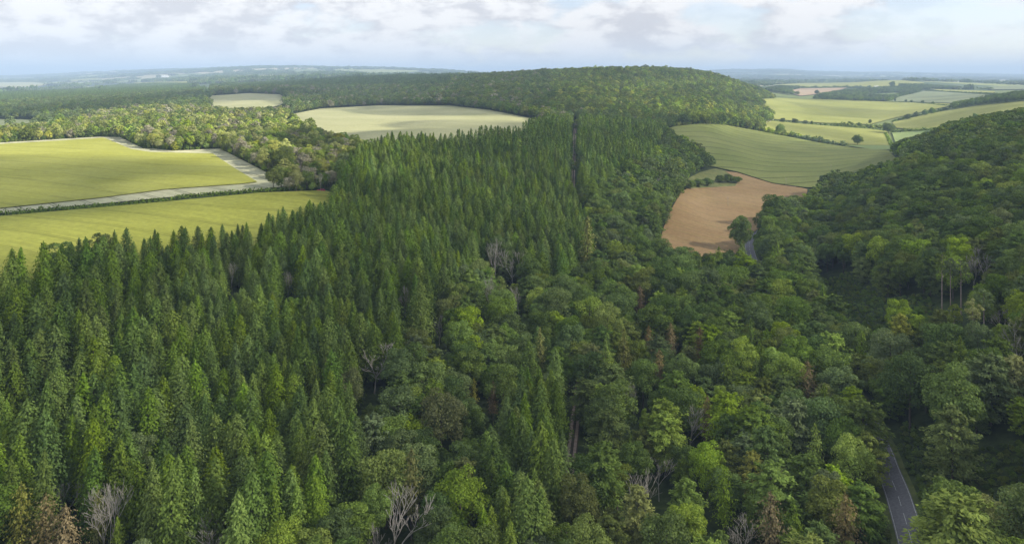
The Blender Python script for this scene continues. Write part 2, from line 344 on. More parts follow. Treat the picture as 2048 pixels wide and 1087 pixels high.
field('meadow', [(1782, 204), (1800, 195), (1850, 183.5), (1960, 188), (2012, 193), (1960, 205), (1902, 207.5)], m_grey)
field('meadow', [(1725, 195), (1740, 190), (1790, 187), (1812, 189), (1792, 196)], m_lgr)
field('stubble_field', [(1726, 197), (1786, 197), (1774, 202), (1700, 201)], m_pink)
field('stubble_field', [(1572, 185), (1600, 178), (1695, 177), (1655, 188), (1600, 193)], m_pink)
field('crop_field', [(1545, 171), (1600, 168), (1700, 166.5), (1760, 163), (1800, 161.5), (1850, 167), (1835, 171), (1740, 176), (1620, 175.5)], m_ygr)
field('meadow', [(1858, 179.5), (1990, 184), (1990, 188.5), (1900, 185.5)], m_ygr)
field('meadow', [(1962, 176), (2010, 173.5), (2120, 172), (2120, 179), (1985, 181)], m_grey)
for nm, poly, mm in (('crop_field', [(-160, 168), (60, 165.5), (104, 169), (70, 175), (-160, 177)], m_pale),
                     ('crop_field', [(128, 161.5), (205, 156.5), (190, 162), (140, 165)], m_ygr),
                     ('crop_field', [(440, 157), (520, 152), (618, 151.5), (560, 157)], m_pale),
                     ('meadow', [(262, 167), (400, 163), (425, 166), (290, 170)], m_ygr),
                     ('meadow', [(690, 151), (740, 146.5), (835, 144.5), (800, 150)], m_lgr),
                     ('meadow', [(-60, 158.5), (60, 157), (130, 157.5), (40, 160)], m_pale)):
    field(nm, poly, mm)

# ---------------------------------------------------------------- road, ruts, paths
def spline(P, step):
    P = [np.array(p, float) for p in P]; P = [2*P[0]-P[1]]+P+[2*P[-1]-P[-2]]; out = []
    for k in range(1, len(P)-2):
        n = max(1, int(np.linalg.norm(P[k+1]-P[k])/step))
        for q in range(n):
            t = q/n; a, b, c, d = P[k-1:k+3]
            out.append(.5*((2*b)+(-a+c)*t+(2*a-5*b+4*c-d)*t*t+(-a+3*b-3*c+d)*t**3))
    out.append(P[-2]); return np.array(out)
def ribbon(name, path, off, width, lift, mat, parent=None, dash=None):
    T = np.gradient(path, axis=0); T /= np.linalg.norm(T, axis=1)[:, None]; Nn = np.stack([T[:, 1], -T[:, 0]], 1)
    cols = np.linspace(-.5, .5, 5 if width > 1 else 2)
    V = []; 
    for c in cols:
        q = path+Nn*(off+c*width); V.append(np.stack([q[:, 0], q[:, 1], zt(q[:, 0], q[:, 1])+lift], 1))
    V = np.stack(V, 1); n, k = V.shape[:2]; Fc = []
    s = np.concatenate([[0], np.cumsum(np.linalg.norm(np.diff(path, axis=0), axis=1))])
    for i in range(n-1):
        if dash and (s[i] % dash[0]) > dash[1]: continue
        for j in range(k-1): a = i*k+j; Fc.append([a, a+1, a+k+1, a+k])
    return link(name, mesh_np(name, V.reshape(-1, 3), Fc, [mat], smooth=True), parent)
def W(px, d): return ((px-CX)/F*d, d)
ROADP = [W(1870, 130), W(1835, 170), W(1801, 198), W(1778, 215), W(1755, 234), W(1712, 265), (130, 320), (141, 380), (148, 430), W(1504, 478), W(1499, 520), W(1509, 560), (212, 610), (262, 700), (330, 800), (420, 920)]
road_path = spline(ROADP, 1.5)
rd = tag(ribbon('road', road_path, 0, 6.1, .30, M['asphalt']), kind='structure')
vg = tag(ribbon('verge', road_path, 0, 9.0, .12, M['verge']), kind='structure')
for s in (-1, 1): ribbon('edge_line', road_path, s*2.75, .13, .335, M['paint'], rd)
ribbon('centre_line', road_path, 0, .13, .335, M['paint'], rd, dash=(9, 6))
TR1 = [W(1120, 170), W(1135, 215), W(1146, 243), W(1160, 285), W(1178, 320), W(1192, 370), W(1188, 420), W(1165, 480), W(1148, 545), W(1146, 600), W(1148, 700), W(1149, 800), W(1150, 900), W(1153, 1000)]
tr_path = spline(TR1, 2)
tk = tag(ribbon('track', tr_path, 0, 3.6, .12, M['rut_mid']), kind='structure')
for s in (-1, 1): ribbon('wheel_rut', tr_path, s*.95, .95, .2, M['rut'], tk)
for nm, P, wd in (('path', [hit(1895, 249), hit(1925, 241), hit(1960, 233), hit(2010, 226)], 7), ('path', [hit(1536, 246), hit(1549, 232), hit(1545, 226), hit(1552, 220)], 8)):
    tag(ribbon(nm, spline(P, 6), 0, wd, .9, M['chalk']), kind='structure')

# ---------------------------------------------------------------- tree meshes
def rot_axis(v): return v/np.maximum(np.linalg.norm(v, axis=-1, keepdims=True), 1e-9)
def leaves(P, Nrm, size, rng, asp=1.5, up=None):
    """one small diamond-shaped leaf cluster per point"""
    n = len(P); Nrm = rot_axis(Nrm)
    r = rng.normal(size=(n, 3)) if up is None else up
    T = rot_axis(r-(r*Nrm).sum(1, keepdims=True)*Nrm); B = np.cross(Nrm, T)
    s = (size*rng.uniform(.6, 1.35, n))[:, None]
    V = np.stack([P-T*s*asp*.5, P+B*s*.45, P+T*s*asp*.5, P-B*s*.45], 1).reshape(-1, 3)
    return V, np.arange(4*n).reshape(n, 4)
def tube(segs, nside=5):
    """segs: (p0, p1, r0, r1)"""
    V = []; Fc = []
    for p0, p1, r0, r1 in segs:
        p0 = np.array(p0, float); p1 = np.array(p1, float); t = rot_axis(p1-p0)
        a = np.array([1, 0, 0.]) if abs(t[0]) < .8 else np.array([0, 1., 0]); a = rot_axis(np.cross(t, a)); b = np.cross(t, a); k = len(V)
        for p, r in ((p0, r0), (p1, r1)):
            for q in range(nside): g = 2*math.pi*q/nside; V.append(p+(a*math.cos(g)+b*math.sin(g))*r)
        for q in range(nside): Fc.append([k+q, k+(q+1) % nside, k+nside+(q+1) % nside, k+nside+q])
    return np.array(V), np.array(Fc)
def spruce_crown(seed, R=3.7, H=24.0, whorls=60, per=13, k=11, base=.10, leaf=.36, ragged=.2, powr=.68):
    rng = np.random.default_rng(seed); P = []; Nn = []; S = []; UP = []
    ga = rng.uniform(.85, 1.15, 24)
    for w_ in range(whorls):
        f = (w_+.5)/whorls; h = base+(1-base)*f**.92
        Lr = R*((1-h)/(1-base))**powr*(1+rng.normal()*.06)+.12
        if f < .12: Lr *= .8+f*1.6
        nb = max(4, int(per*(.45+.55*(1-f)))); ph = rng.uniform(0, 6.3)
        for b in range(nb):
            th = ph+b*6.283/nb+rng.normal()*.22; Lb = Lr*(1+rng.uniform(-ragged, ragged))*ga[int((th % 6.283)/6.283*24) % 24]
            kk = max(2, int(k*(.4+.6*Lr/R))); t = (np.arange(kk)+rng.uniform(.3, .9, kk))/kk; t = .22+.82*t
            drop = -(.42*t-.30*t*t)*Lb*(1.25-.9*h)
            x = np.cos(th)*Lb*t; y = np.sin(th)*Lb*t; z = h*H+drop+rng.normal(size=kk)*.16
            side = rng.normal(size=kk)*.20*Lb*t
            x += -np.sin(th)*side; y += np.cos(th)*side
            P.append(np.stack([x, y, z], 1))
            Nn.append(np.stack([np.cos(th)+rng.normal(size=kk)*.45, np.sin(th)+rng.normal(size=kk)*.45, .75+rng.normal(size=kk)*.4], 1))
            UP.append(np.stack([np.cos(th)*.5+rng.normal(size=kk)*.35, np.sin(th)*.5+rng.normal(size=kk)*.35, -np.ones(kk)*.8], 1))
    P = np.concatenate(P); Nn = np.concatenate(Nn); UP = np.concatenate(UP)
    V, Fc = leaves(P, Nn, leaf*np.ones(len(P)), rng, 1.7, UP)
    lead = np.array([[0, 0, H+.1]]); V2, F2 = leaves(np.array([[0, 0, H-.1], [.05, 0, H+.35]]), np.array([[1., 0, 0], [0, 1., 0]]), np.array([.45, .4]), rng, 3, np.array([[0, 0, 1.], [0, 0, 1.]]))
    return np.vstack([V, V2]), np.vstack([Fc, F2+len(V)])
def lobed_crown(seed, R=5.6, H=18.0, lobes=22, per=95, leaf=.72, base=.22, squash=.82, fill=.25):
    rng = np.random.default_rng(seed); cz = H*(base+(1-base)*.5); rz = H*(1-base)*.5
    P = []; Nn = []
    for q in range(lobes):
        ph = q*2.39996+rng.normal()*.25; c = 1-(q+.5)/lobes*1.55
        s = math.sqrt(max(0, 1-c*c)); rr = rng.uniform(.50, .92)
        cen = np.array([math.cos(ph)*s*R*rr, math.sin(ph)*s*R*rr, cz+c*rz*rng.uniform(.55, .90)])
        r = R*rng.uniform(.20, .44); n = int(per*(r/(.35*R))**2)
        d = rot_axis(rng.normal(size=(n, 3))); out = rot_axis(cen-np.array([0, 0, cz-rz*.5]))
        d = rot_axis(d+out*.55+np.array([0, 0, .25])); rad = r*rng.uniform(.7, 1.12, n)[:, None]
        p = cen+d*rad*np.array([1, 1, squash]); P.append(p); Nn.append(d+rng.normal(size=(n, 3))*.5)
    n = int(lobes*per*fill); d = rot_axis(rng.normal(size=(n, 3))); P.append(np.array([0, 0, cz])+d*np.array([R, R, rz])*rng.uniform(.35, .8, n)[:, None]); Nn.append(d+rng.normal(size=(n, 3))*.6)
    P = np.concatenate(P); Nn = np.concatenate(Nn); P[:, 2] = np.maximum(P[:, 2], H*base*.55)
    V, Fc = leaves(P, Nn, leaf*np.ones(len(P)), rng, 1.35); return V, Fc
def spray_crown(seed, R=5.4, H=19.0, br=105, per=22, leaf=.7, base=.15):
    """feathery crown: rising branches carrying flat sprays of leaves"""
    rng = np.random.default_rng(seed); P = []; Nn = []; UP = []
    for q in range(br):
        h = base+(1-base)*((q+.5)/br)**.8; th = q*2.39996+rng.normal()*.3
        prof = math.sin(math.pi*min(1, (h-base)/(1-base)*.86+.16))**.62; Lb = R*prof*rng.uniform(.55, 1.22)+.3
        rise = rng.uniform(.05, .5)+.75*max(0, h-.55)
        t = rng.uniform(.35, 1.06, per); side = rng.normal(size=per)*.17*Lb*(1.15-t*.6)
        x = np.cos(th)*Lb*t-np.sin(th)*side; y = np.sin(th)*Lb*t+np.cos(th)*side
        z = (h-.08)*H+rise*Lb*t-.22*Lb*t*t+rng.normal(size=per)*.22
        P.append(np.stack([x, y, np.minimum(z, H*1.03)], 1)); Nn.append(np.stack([np.cos(th)*.35+rng.normal(size=per)*.4, np.sin(th)*.35+rng.normal(size=per)*.4, np.ones(per)], 1))
        UP.append(np.stack([np.cos(th)+rng.normal(size=per)*.4, np.sin(th)+rng.normal(size=per)*.4, np.full(per, rise-.2)], 1))
    P = np.concatenate(P); V, Fc = leaves(P, np.concatenate(Nn), leaf*np.ones(len(P)), rng, 1.9, np.concatenate(UP)); return V, Fc
def trunk_mesh(H, r, limbs=0, R=4.0, seed=0, top=.8, base=.3):
    rng = random.Random(seed); s = [((0, 0, -1), (0, 0, H*.4), r, r*.75), ((0, 0, H*.4), (.1, .1, H*top), r*.75, r*.25)]
    for k in range(limbs):
        h = H*(base+(.75-base)*k/max(1, limbs)); th = k*2.4+rng.random(); l = R*rng.uniform(.55, .8)
        m = (math.cos(th)*l*.5, math.sin(th)*l*.5, h+l*.45); e = (math.cos(th)*l, math.sin(th)*l, h+l*.85)
        s += [((0, 0, h), m, r*.4, r*.25), (m, e, r*.25, r*.1)]
    return tube(s, 5)
def dead_mesh(seed, H=18, spread=.55, r=.17, depth=5, nb=3, first=.32):
    rng = random.Random(seed); segs = []
    def grow(p, d, l, r, k):
        d = d+np.array([rng.gauss(0, .08), rng.gauss(0, .08), rng.gauss(0, .05)]); d /= np.linalg.norm(d); m = p+d*l*.5
        d2 = d+np.array([rng.gauss(0, .12), rng.gauss(0, .12), .10]); d2 /= np.linalg.norm(d2); e = m+d2*l*.5
        segs.append((m*0+p, m, r, r*.85)); segs.append((m, e, r*.85, r*.68))
        if k <= 0: return
        for q in range(nb if k > 1 else nb-1):
            s = d2+np.array([rng.gauss(0, spread), rng.gauss(0, spread), rng.gauss(.16, spread*.4)]); s /= np.linalg.norm(s)
            st = m+(e-m)*rng.uniform(.2, 1) if q else e
            grow(st, s, l*rng.uniform(.55, .82), max(.032, r*.60), k-1)
    grow(np.array([0, 0, -1.]), np.array([0, 0, 1.]), H*first+1, r, depth)
    V, Fc = tube(segs, 4); top = V[:, 2].max(); V[:, 2] *= np.where(V[:, 2] > 0, H/top, 1); V[:, :2] *= H/top
    return V, Fc
LIB = {}
SHAPES = {}
for k, kw in enumerate((dict(R=4.2, powr=.64), dict(R=3.6, powr=.70, ragged=.3), dict(R=4.9, powr=.58, ragged=.2), dict(R=4.1, powr=.78, ragged=.40), dict(R=4.2, powr=.60, base=.18, ragged=.33))):
    SHAPES['spruce', k] = (spruce_crown(100+k, **kw), trunk_mesh(24, .28, top=.97), 24.0)
for k, kw in enumerate((dict(R=4.0), dict(R=3.4, ragged=.4), dict(R=4.4, powr=.62))):
    SHAPES['spruce_lo', k] = (spruce_crown(200+k, whorls=24, per=8, k=4, leaf=.95, **kw), None, 24.0)
SHAPES['larch', 0] = (spruce_crown(301, R=3.4, whorls=38, per=9, k=9, leaf=.42, ragged=.5, powr=.6, base=.14), trunk_mesh(24, .26, top=.98), 24.0)
SHAPES['larch', 1] = (spruce_crown(302, R=4.2, whorls=32, per=9, k=11, leaf=.42, ragged=.55, powr=.5, base=.3), trunk_mesh(24, .26, top=.98), 24.0)
SHAPES['pine', 0] = (lobed_crown(311, R=3.0, H=24, lobes=13, per=70, leaf=.55, base=.62, fill=.1), trunk_mesh(24, .27, 4, 2.4, 3, .92, .62), 24.0)
SHAPES['pine', 1] = (lobed_crown(312, R=2.6, H=24, lobes=11, per=80, leaf=.55, base=.52, fill=.1), trunk_mesh(24, .27, 4, 2.2, 4, .92, .55), 24.0)
for k, kw in enumerate((dict(), dict(R=6.2, lobes=28, per=95), dict(R=4.8, lobes=18, H=19), dict(R=5.6, lobes=17, per=120, squash=1.1))):
    SHAPES['round', k] = (lobed_crown(400+k, leaf=.38, **{**dict(per=330), **{a: (b*2 if a == 'per' else b) for a, b in kw.items()}}), trunk_mesh(kw.get('H', 18), .3, 6, 4.5, k), kw.get('H', 18.0))
for k, kw in enumerate((dict(), dict(R=4.6, H=20, br=110), dict(R=6.2, H=18, br=140), dict(R=5.2, H=19, br=100, per=28))):
    SHAPES['spray', k] = (spray_crown(450+k, leaf=.40, **{**dict(per=60), **{a: (b*2 if a == 'per' else b) for a, b in kw.items()}}), trunk_mesh(kw.get('H', 19), .3, 5, 4, k+9), kw.get('H', 19.0))
for k, kw in enumerate((dict(R=7.6, H=16.5), dict(R=7.0, H=17, lobes=30), dict(R=5.8, H=19))):
    SHAPES['field', k] = (lobed_crown(490+k, **{**dict(lobes=36, per=190, leaf=.6, base=.03, squash=.9, fill=.3), **kw}), trunk_mesh(kw['H'], .4, 5, 4, k), float(kw['H']))
SHAPES['oval', 0] = (lobed_crown(480, R=4.0, H=18, lobes=26, per=100, leaf=.6, base=.12), trunk_mesh(18, .28, 4, 3, 5), 18.0)
for k in range(4):
    SHAPES['round_lo', k] = (lobed_crown(500+k, R=5.6, H=17, lobes=16, per=40, leaf=1.05, fill=.3, base=.12), None, 17.0)
for k in range(5):
    SHAPES['dead', k] = (None, dead_mesh(600+k, H=18, spread=(.26, .36, .42, .32, .5)[k], first=(.42, .3, .2, .25, .3)[k]), 18.0)
def clump(seed, n=11, W_=26, con=False):
    rng = np.random.default_rng(seed); VV = []; FF = []; o = 0
    for _ in range(n):
        a = rng.uniform(0, 6.3); r = W_*math.sqrt(rng.uniform()); h = rng.uniform(9, 15)
        if con: V, Fc = spruce_crown(int(rng.integers(1e6)), R=4.5, H=h+5, whorls=5, per=5, k=2, leaf=4.2)
        else: V, Fc = lobed_crown(int(rng.integers(1e6)), R=6.5, H=h, lobes=5, per=7, leaf=4.2, base=.0, fill=.2)
        V = V+np.array([math.cos(a)*r, math.sin(a)*r, -1]); VV.append(V); FF.append(Fc+o); o += len(V)
    return np.vstack(VV), np.vstack(FF)
for k in range(3): SHAPES['clump', k] = (clump(700+k), None, 12.0)
SHAPES['clump_con', 0] = (clump(710, con=True), None, 15.0)

_mc = {}
def crown_me(s, k, m):
    if ('c', s, k, m) not in _mc: V, Fc = SHAPES[s, k][0]; _mc['c', s, k, m] = mesh_np('crown', V, Fc, [M[m]])
    return _mc['c', s, k, m]
def trunk_me(s, k, m):
    if ('t', s, k, m) not in _mc: V, Fc = SHAPES[s, k][1]; _mc['t', s, k, m] = mesh_np('trunk', V, Fc, [M[m]], smooth=True)
    return _mc['t', s, k, m]
def joined_me(s, k, m, b='bark'):
    if ('j', s, k, m) not in _mc:
        c, t, _ = SHAPES[s, k]
        if c is None: V, Fc = t; mi = np.ones(len(Fc), int)
        elif t is None: V, Fc = c; mi = np.zeros(len(Fc), int)
        else: V = np.vstack([c[0], t[0]]); Fc = np.vstack([c[1], t[1]+len(c[0])]); mi = np.r_[np.zeros(len(c[1]), int), np.ones(len(t[1]), int)]
        _mc['j', s, k, m] = mesh_np('tree_'+s, V, Fc, [M[m], M[b]], mi)
    return _mc['j', s, k, m]
STUFF = {}          # object name -> list of (templatekey, x, y, z, rot, sx, sz)
def stuff_group(name, items, label, cat):
    keys = sorted({i[0] for i in items}); col = bpy.data.collections.new('kinds_'+name)
    for n_, kk in enumerate(keys):
        o = bpy.data.objects.new('%s_%03d' % (name, n_), joined_me(*kk)); col.objects.link(o)
    n = len(items); me = bpy.data.meshes.new(name); me.vertices.add(n)
    A = np.array([i[1:] for i in items], np.float32); me.vertices.foreach_set('co', A[:, :3].ravel())
    def at(nm, ty, arr, fld='value'):
        a = me.attributes.new(nm, ty, 'POINT'); a.data.foreach_set(fld, arr)
    kd = {kk: q for q, kk in enumerate(keys)}
    at('kind_index', 'INT', np.array([kd[i[0]] for i in items], np.int32))
    rot = np.zeros((n, 3), np.float32); rot[:, 2] = A[:, 3]; rot[:, 0] = RNG.normal(size=n)*.025; rot[:, 1] = RNG.normal(size=n)*.025
    at('turn', 'FLOAT_VECTOR', rot.ravel(), 'vector')
    at('size', 'FLOAT_VECTOR', np.stack([A[:, 4], A[:, 4], A[:, 5]], 1).astype(np.float32).ravel(), 'vector')
    o = link(name, me)
    ng = bpy.data.node_groups.new(name, 'GeometryNodeTree')
    ng.interface.new_socket('Geometry', in_out='INPUT', socket_type='NodeSocketGeometry'); ng.interface.new_socket('Geometry', in_out='OUTPUT', socket_type='NodeSocketGeometry')
    gi = ng.nodes.new('NodeGroupInput'); go = ng.nodes.new('NodeGroupOutput')
    ip = ng.nodes.new('GeometryNodeInstanceOnPoints'); ci = ng.nodes.new('GeometryNodeCollectionInfo')
    ci.inputs['Collection'].default_value = col; ci.inputs['Separate Children'].default_value = True; ci.inputs['Reset Children'].default_value = True
    def na(nm, ty): q = ng.nodes.new('GeometryNodeInputNamedAttribute'); q.data_type = ty; q.inputs[0].default_value = nm; return q.outputs[0]
    mp = ng.nodes.new('GeometryNodeMeshToPoints'); ng.links.new(gi.outputs[0], mp.inputs[0]); ng.links.new(mp.outputs[0], ip.inputs['Points'])
    ng.links.new(ci.outputs[0], ip.inputs['Instance']); ip.inputs['Pick Instance'].default_value = True
    ng.links.new(na('kind_index', 'INT'), ip.inputs['Instance Index'])
    e2 = ng.nodes.new('FunctionNodeEulerToRotation'); ng.links.new(na('turn', 'FLOAT_VECTOR'), e2.inputs[0]); ng.links.new(e2.outputs[0], ip.inputs['Rotation'])
    ng.links.new(na('size', 'FLOAT_VECTOR'), ip.inputs['Scale']); ng.links.new(ip.outputs[0], go.inputs[0])
    md = o.modifiers.new('scatter', 'NODES'); md.node_group = ng
    return tag(o, label, cat, kind='stuff')
def tree_thing(name, s, k, leafm, barkm, x, y, h, wide=1.0, rz=0.0, z=None):
    H = SHAPES[s, k][2]; sc = h/H
    r = empty(name, (x, y, z1(x, y) if z is None else z), rz, (sc*wide, sc*wide, sc))
    if SHAPES[s, k][1] is not None: link('trunk' if s != 'dead' else 'trunk', trunk_me(s, k, barkm), r)
    if SHAPES[s, k][0] is not None: link('crown', crown_me(s, k, leafm), r)
    return r
# ---------------------------------------------------------------- where trees may stand
_fx = [np.array(f) for f in FIELDS]
def blocked(x, y, pad=0.0):
    r = np.zeros(x.shape, bool)
    for f in _fx:
        x0, y0 = f.min(0); x1, y1 = f.max(0); q = (x > x0) & (x < x1) & (y > y0) & (y < y1)
        if q.any(): r[q] |= inpoly(x[q], y[q], f)
    for path, dd in ((road_path[road_path[:, 1] <= 230], 5.0), (road_path[(road_path[:, 1] > 230) & (road_path[:, 1] < 450)], 2.6), (road_path[road_path[:, 1] >= 450], 5.5), (tr_path[(tr_path[:, 1] > 205) & (tr_path[:, 1] < 268)], 4.3), (tr_path[(tr_path[:, 1] <= 205) | ((tr_path[:, 1] > 268) & (tr_path[:, 1] < 540))], .8), (tr_path[tr_path[:, 1] > 540], 4.3)):
        q = (y < path[:, 1].max()+8) & (abs(x) < 450)
        if q.any():
            xs, ys = x[q], y[q]; m = np.full(xs.shape, 1e9)
            for a in range(0, len(path), 2): m = np.minimum(m, (xs-path[a, 0])**2+(ys-path[a, 1])**2)
            r[q] |= m < dd*dd
    return r
GLADES = [[(1600, 556), (1700, 548), (1765, 600), (1800, 690), (1740, 735), (1660, 660)],
          [(1800, 840), (1900, 905), (2100, 880), (2100, 1110), (1850, 1110), (1800, 960)],
          [(1745, 600), (1850, 590), (1960, 690), (1980, 740), (1860, 700), (1770, 690)],
          [(285, 960), (350, 950), (370, 1000), (300, 1087), (250, 1060)]]
GL = [np.array([hit(*p) for p in densify(g, 25)]) for g in GLADES]
def glade(x, y):
    r = np.zeros(x.shape, bool)
    for g in GL: r |= inpoly(x, y, g)
    return r
CORR = [(1134, 1176, 196, 264), (1756, 1842, 158, 226), (1489, 1522, 405, 575), (1140, 1156, 520, 1010)]   # bearings and distances kept open over track and road
_gl0 = glade
def glade(x, y):
    r = _gl0(x, y); px = CX+F*x/y
    for a, b, c, d in CORR: r |= (px > a) & (px < b) & (y > c) & (y < d)
    return r
def grid(x0, x1, y0, y1, s, jit=.34, shear=0.0):
    gx = np.arange(x0, x1, s); gy = np.arange(y0, y1, s*.9); X, Y = np.meshgrid(gx, gy); X = X+(np.arange(len(gy)) % 2)[:, None]*s*.5
    X = X+RNG.uniform(-jit, jit, X.shape)*s+Y*shear; Y = Y+RNG.uniform(-jit, jit, Y.shape)*s
    return X.ravel(), Y.ravel()
# outlines in the photograph of where each kind of crown is seen
P_SPR = [[(-400, 500), (0, 515), (100, 490), (250, 458), (400, 445), (550, 422), (640, 392), (668, 335), (715, 290), (800, 262), (900, 248), (1000, 238), (1142, 228), (1160, 250), (1146, 345), (1150, 405), (1188, 430), (1186, 480), (1120, 515), (1040, 505), (990, 470), (945, 500), (900, 545), (835, 575), (795, 650), (735, 690), (705, 760), (715, 860), (690, 930), (600, 990), (500, 1020), (440, 985), (400, 960), (300, 965), (0, 945), (-400, 950)],
         [(1150, 228), (1320, 240), (1325, 262), (1300, 300), (1240, 330), (1205, 345), (1160, 342)],
         [(1062, 650), (1108, 680), (1150, 800), (1150, 860), (1095, 970), (1020, 1087), (960, 1040), (950, 900), (965, 800), (1020, 740)]]
P_NEAR = [(-500, 480), (0, 515), (640, 392), (650, 340), (715, 285), (1000, 236), (1142, 225), (1320, 240), (1345, 262), (1405, 292), (1430, 318), (1390, 345), (1335, 400), (1300, 470), (1395, 505), (1475, 500), (1500, 440), (1560, 395), (1620, 388), (1650, 350), (1700, 328), (1755, 300), (1800, 282), (1850, 268), (1900, 245), (1960, 232), (2050, 216), (2500, 180), (2500, 1500), (-500, 1500)]
P_W2 = [(-400, 252), (0, 250), (90, 246), (140, 236), (200, 216), (320, 206), (415, 212), (470, 217), (570, 214), (600, 228), (700, 262), (738, 272), (722, 292), (672, 335), (655, 372), (600, 378), (520, 335), (450, 298), (380, 301), (300, 300), (240, 275), (0, 288), (-400, 296)]
P_W3 = [(-400, 205), (0, 200), (130, 192), (300, 182), (400, 178), (425, 188), (415, 212), (320, 206), (200, 216), (130, 238), (60, 243), (-400, 240)]
P_W4 = [(-400, 190), (0, 184), (150, 178), (280, 165), (390, 166), (420, 178), (300, 184), (130, 194), (0, 202), (-400, 205)]
P_W5 = [(420, 165), (560, 160), (700, 153), (830, 143), (900, 140), (1090, 134), (1150, 128), (1280, 128), (1400, 136), (1470, 153), (1535, 182), (1552, 192), (1520, 206), (1546, 222), (1530, 238), (1545, 242), (1518, 250), (1560, 262), (1480, 255), (1420, 250), (1340, 256), (1310, 262), (1150, 246), (1060, 238), (980, 220), (900, 211), (760, 210), (640, 216), (585, 228), (560, 215), (575, 205), (560, 190), (500, 187), (420, 191)]
P_W8 = [(1890, 222), (1905, 205), (1960, 194), (2040, 182), (2300, 172), (2300, 192), (2048, 204), (1950, 214)]
P_W9 = [(1615, 196), (1640, 186), (1700, 178), (1760, 173), (1800, 171), (1842, 176), (1842, 186), (1800, 195), (1720, 203), (1640, 202)]
P_W10 = [(1520, 178), (1560, 170), (1600, 172), (1612, 180), (1570, 190), (1540, 190)]
P_W11 = [(1790, 166), (1850, 168), (1960, 176), (1900, 180), (1860, 182)]
SPECIAL = []   # accepted special trees (x, y, r, kind)
def solve(px, py, h): return hit(px, py, h)
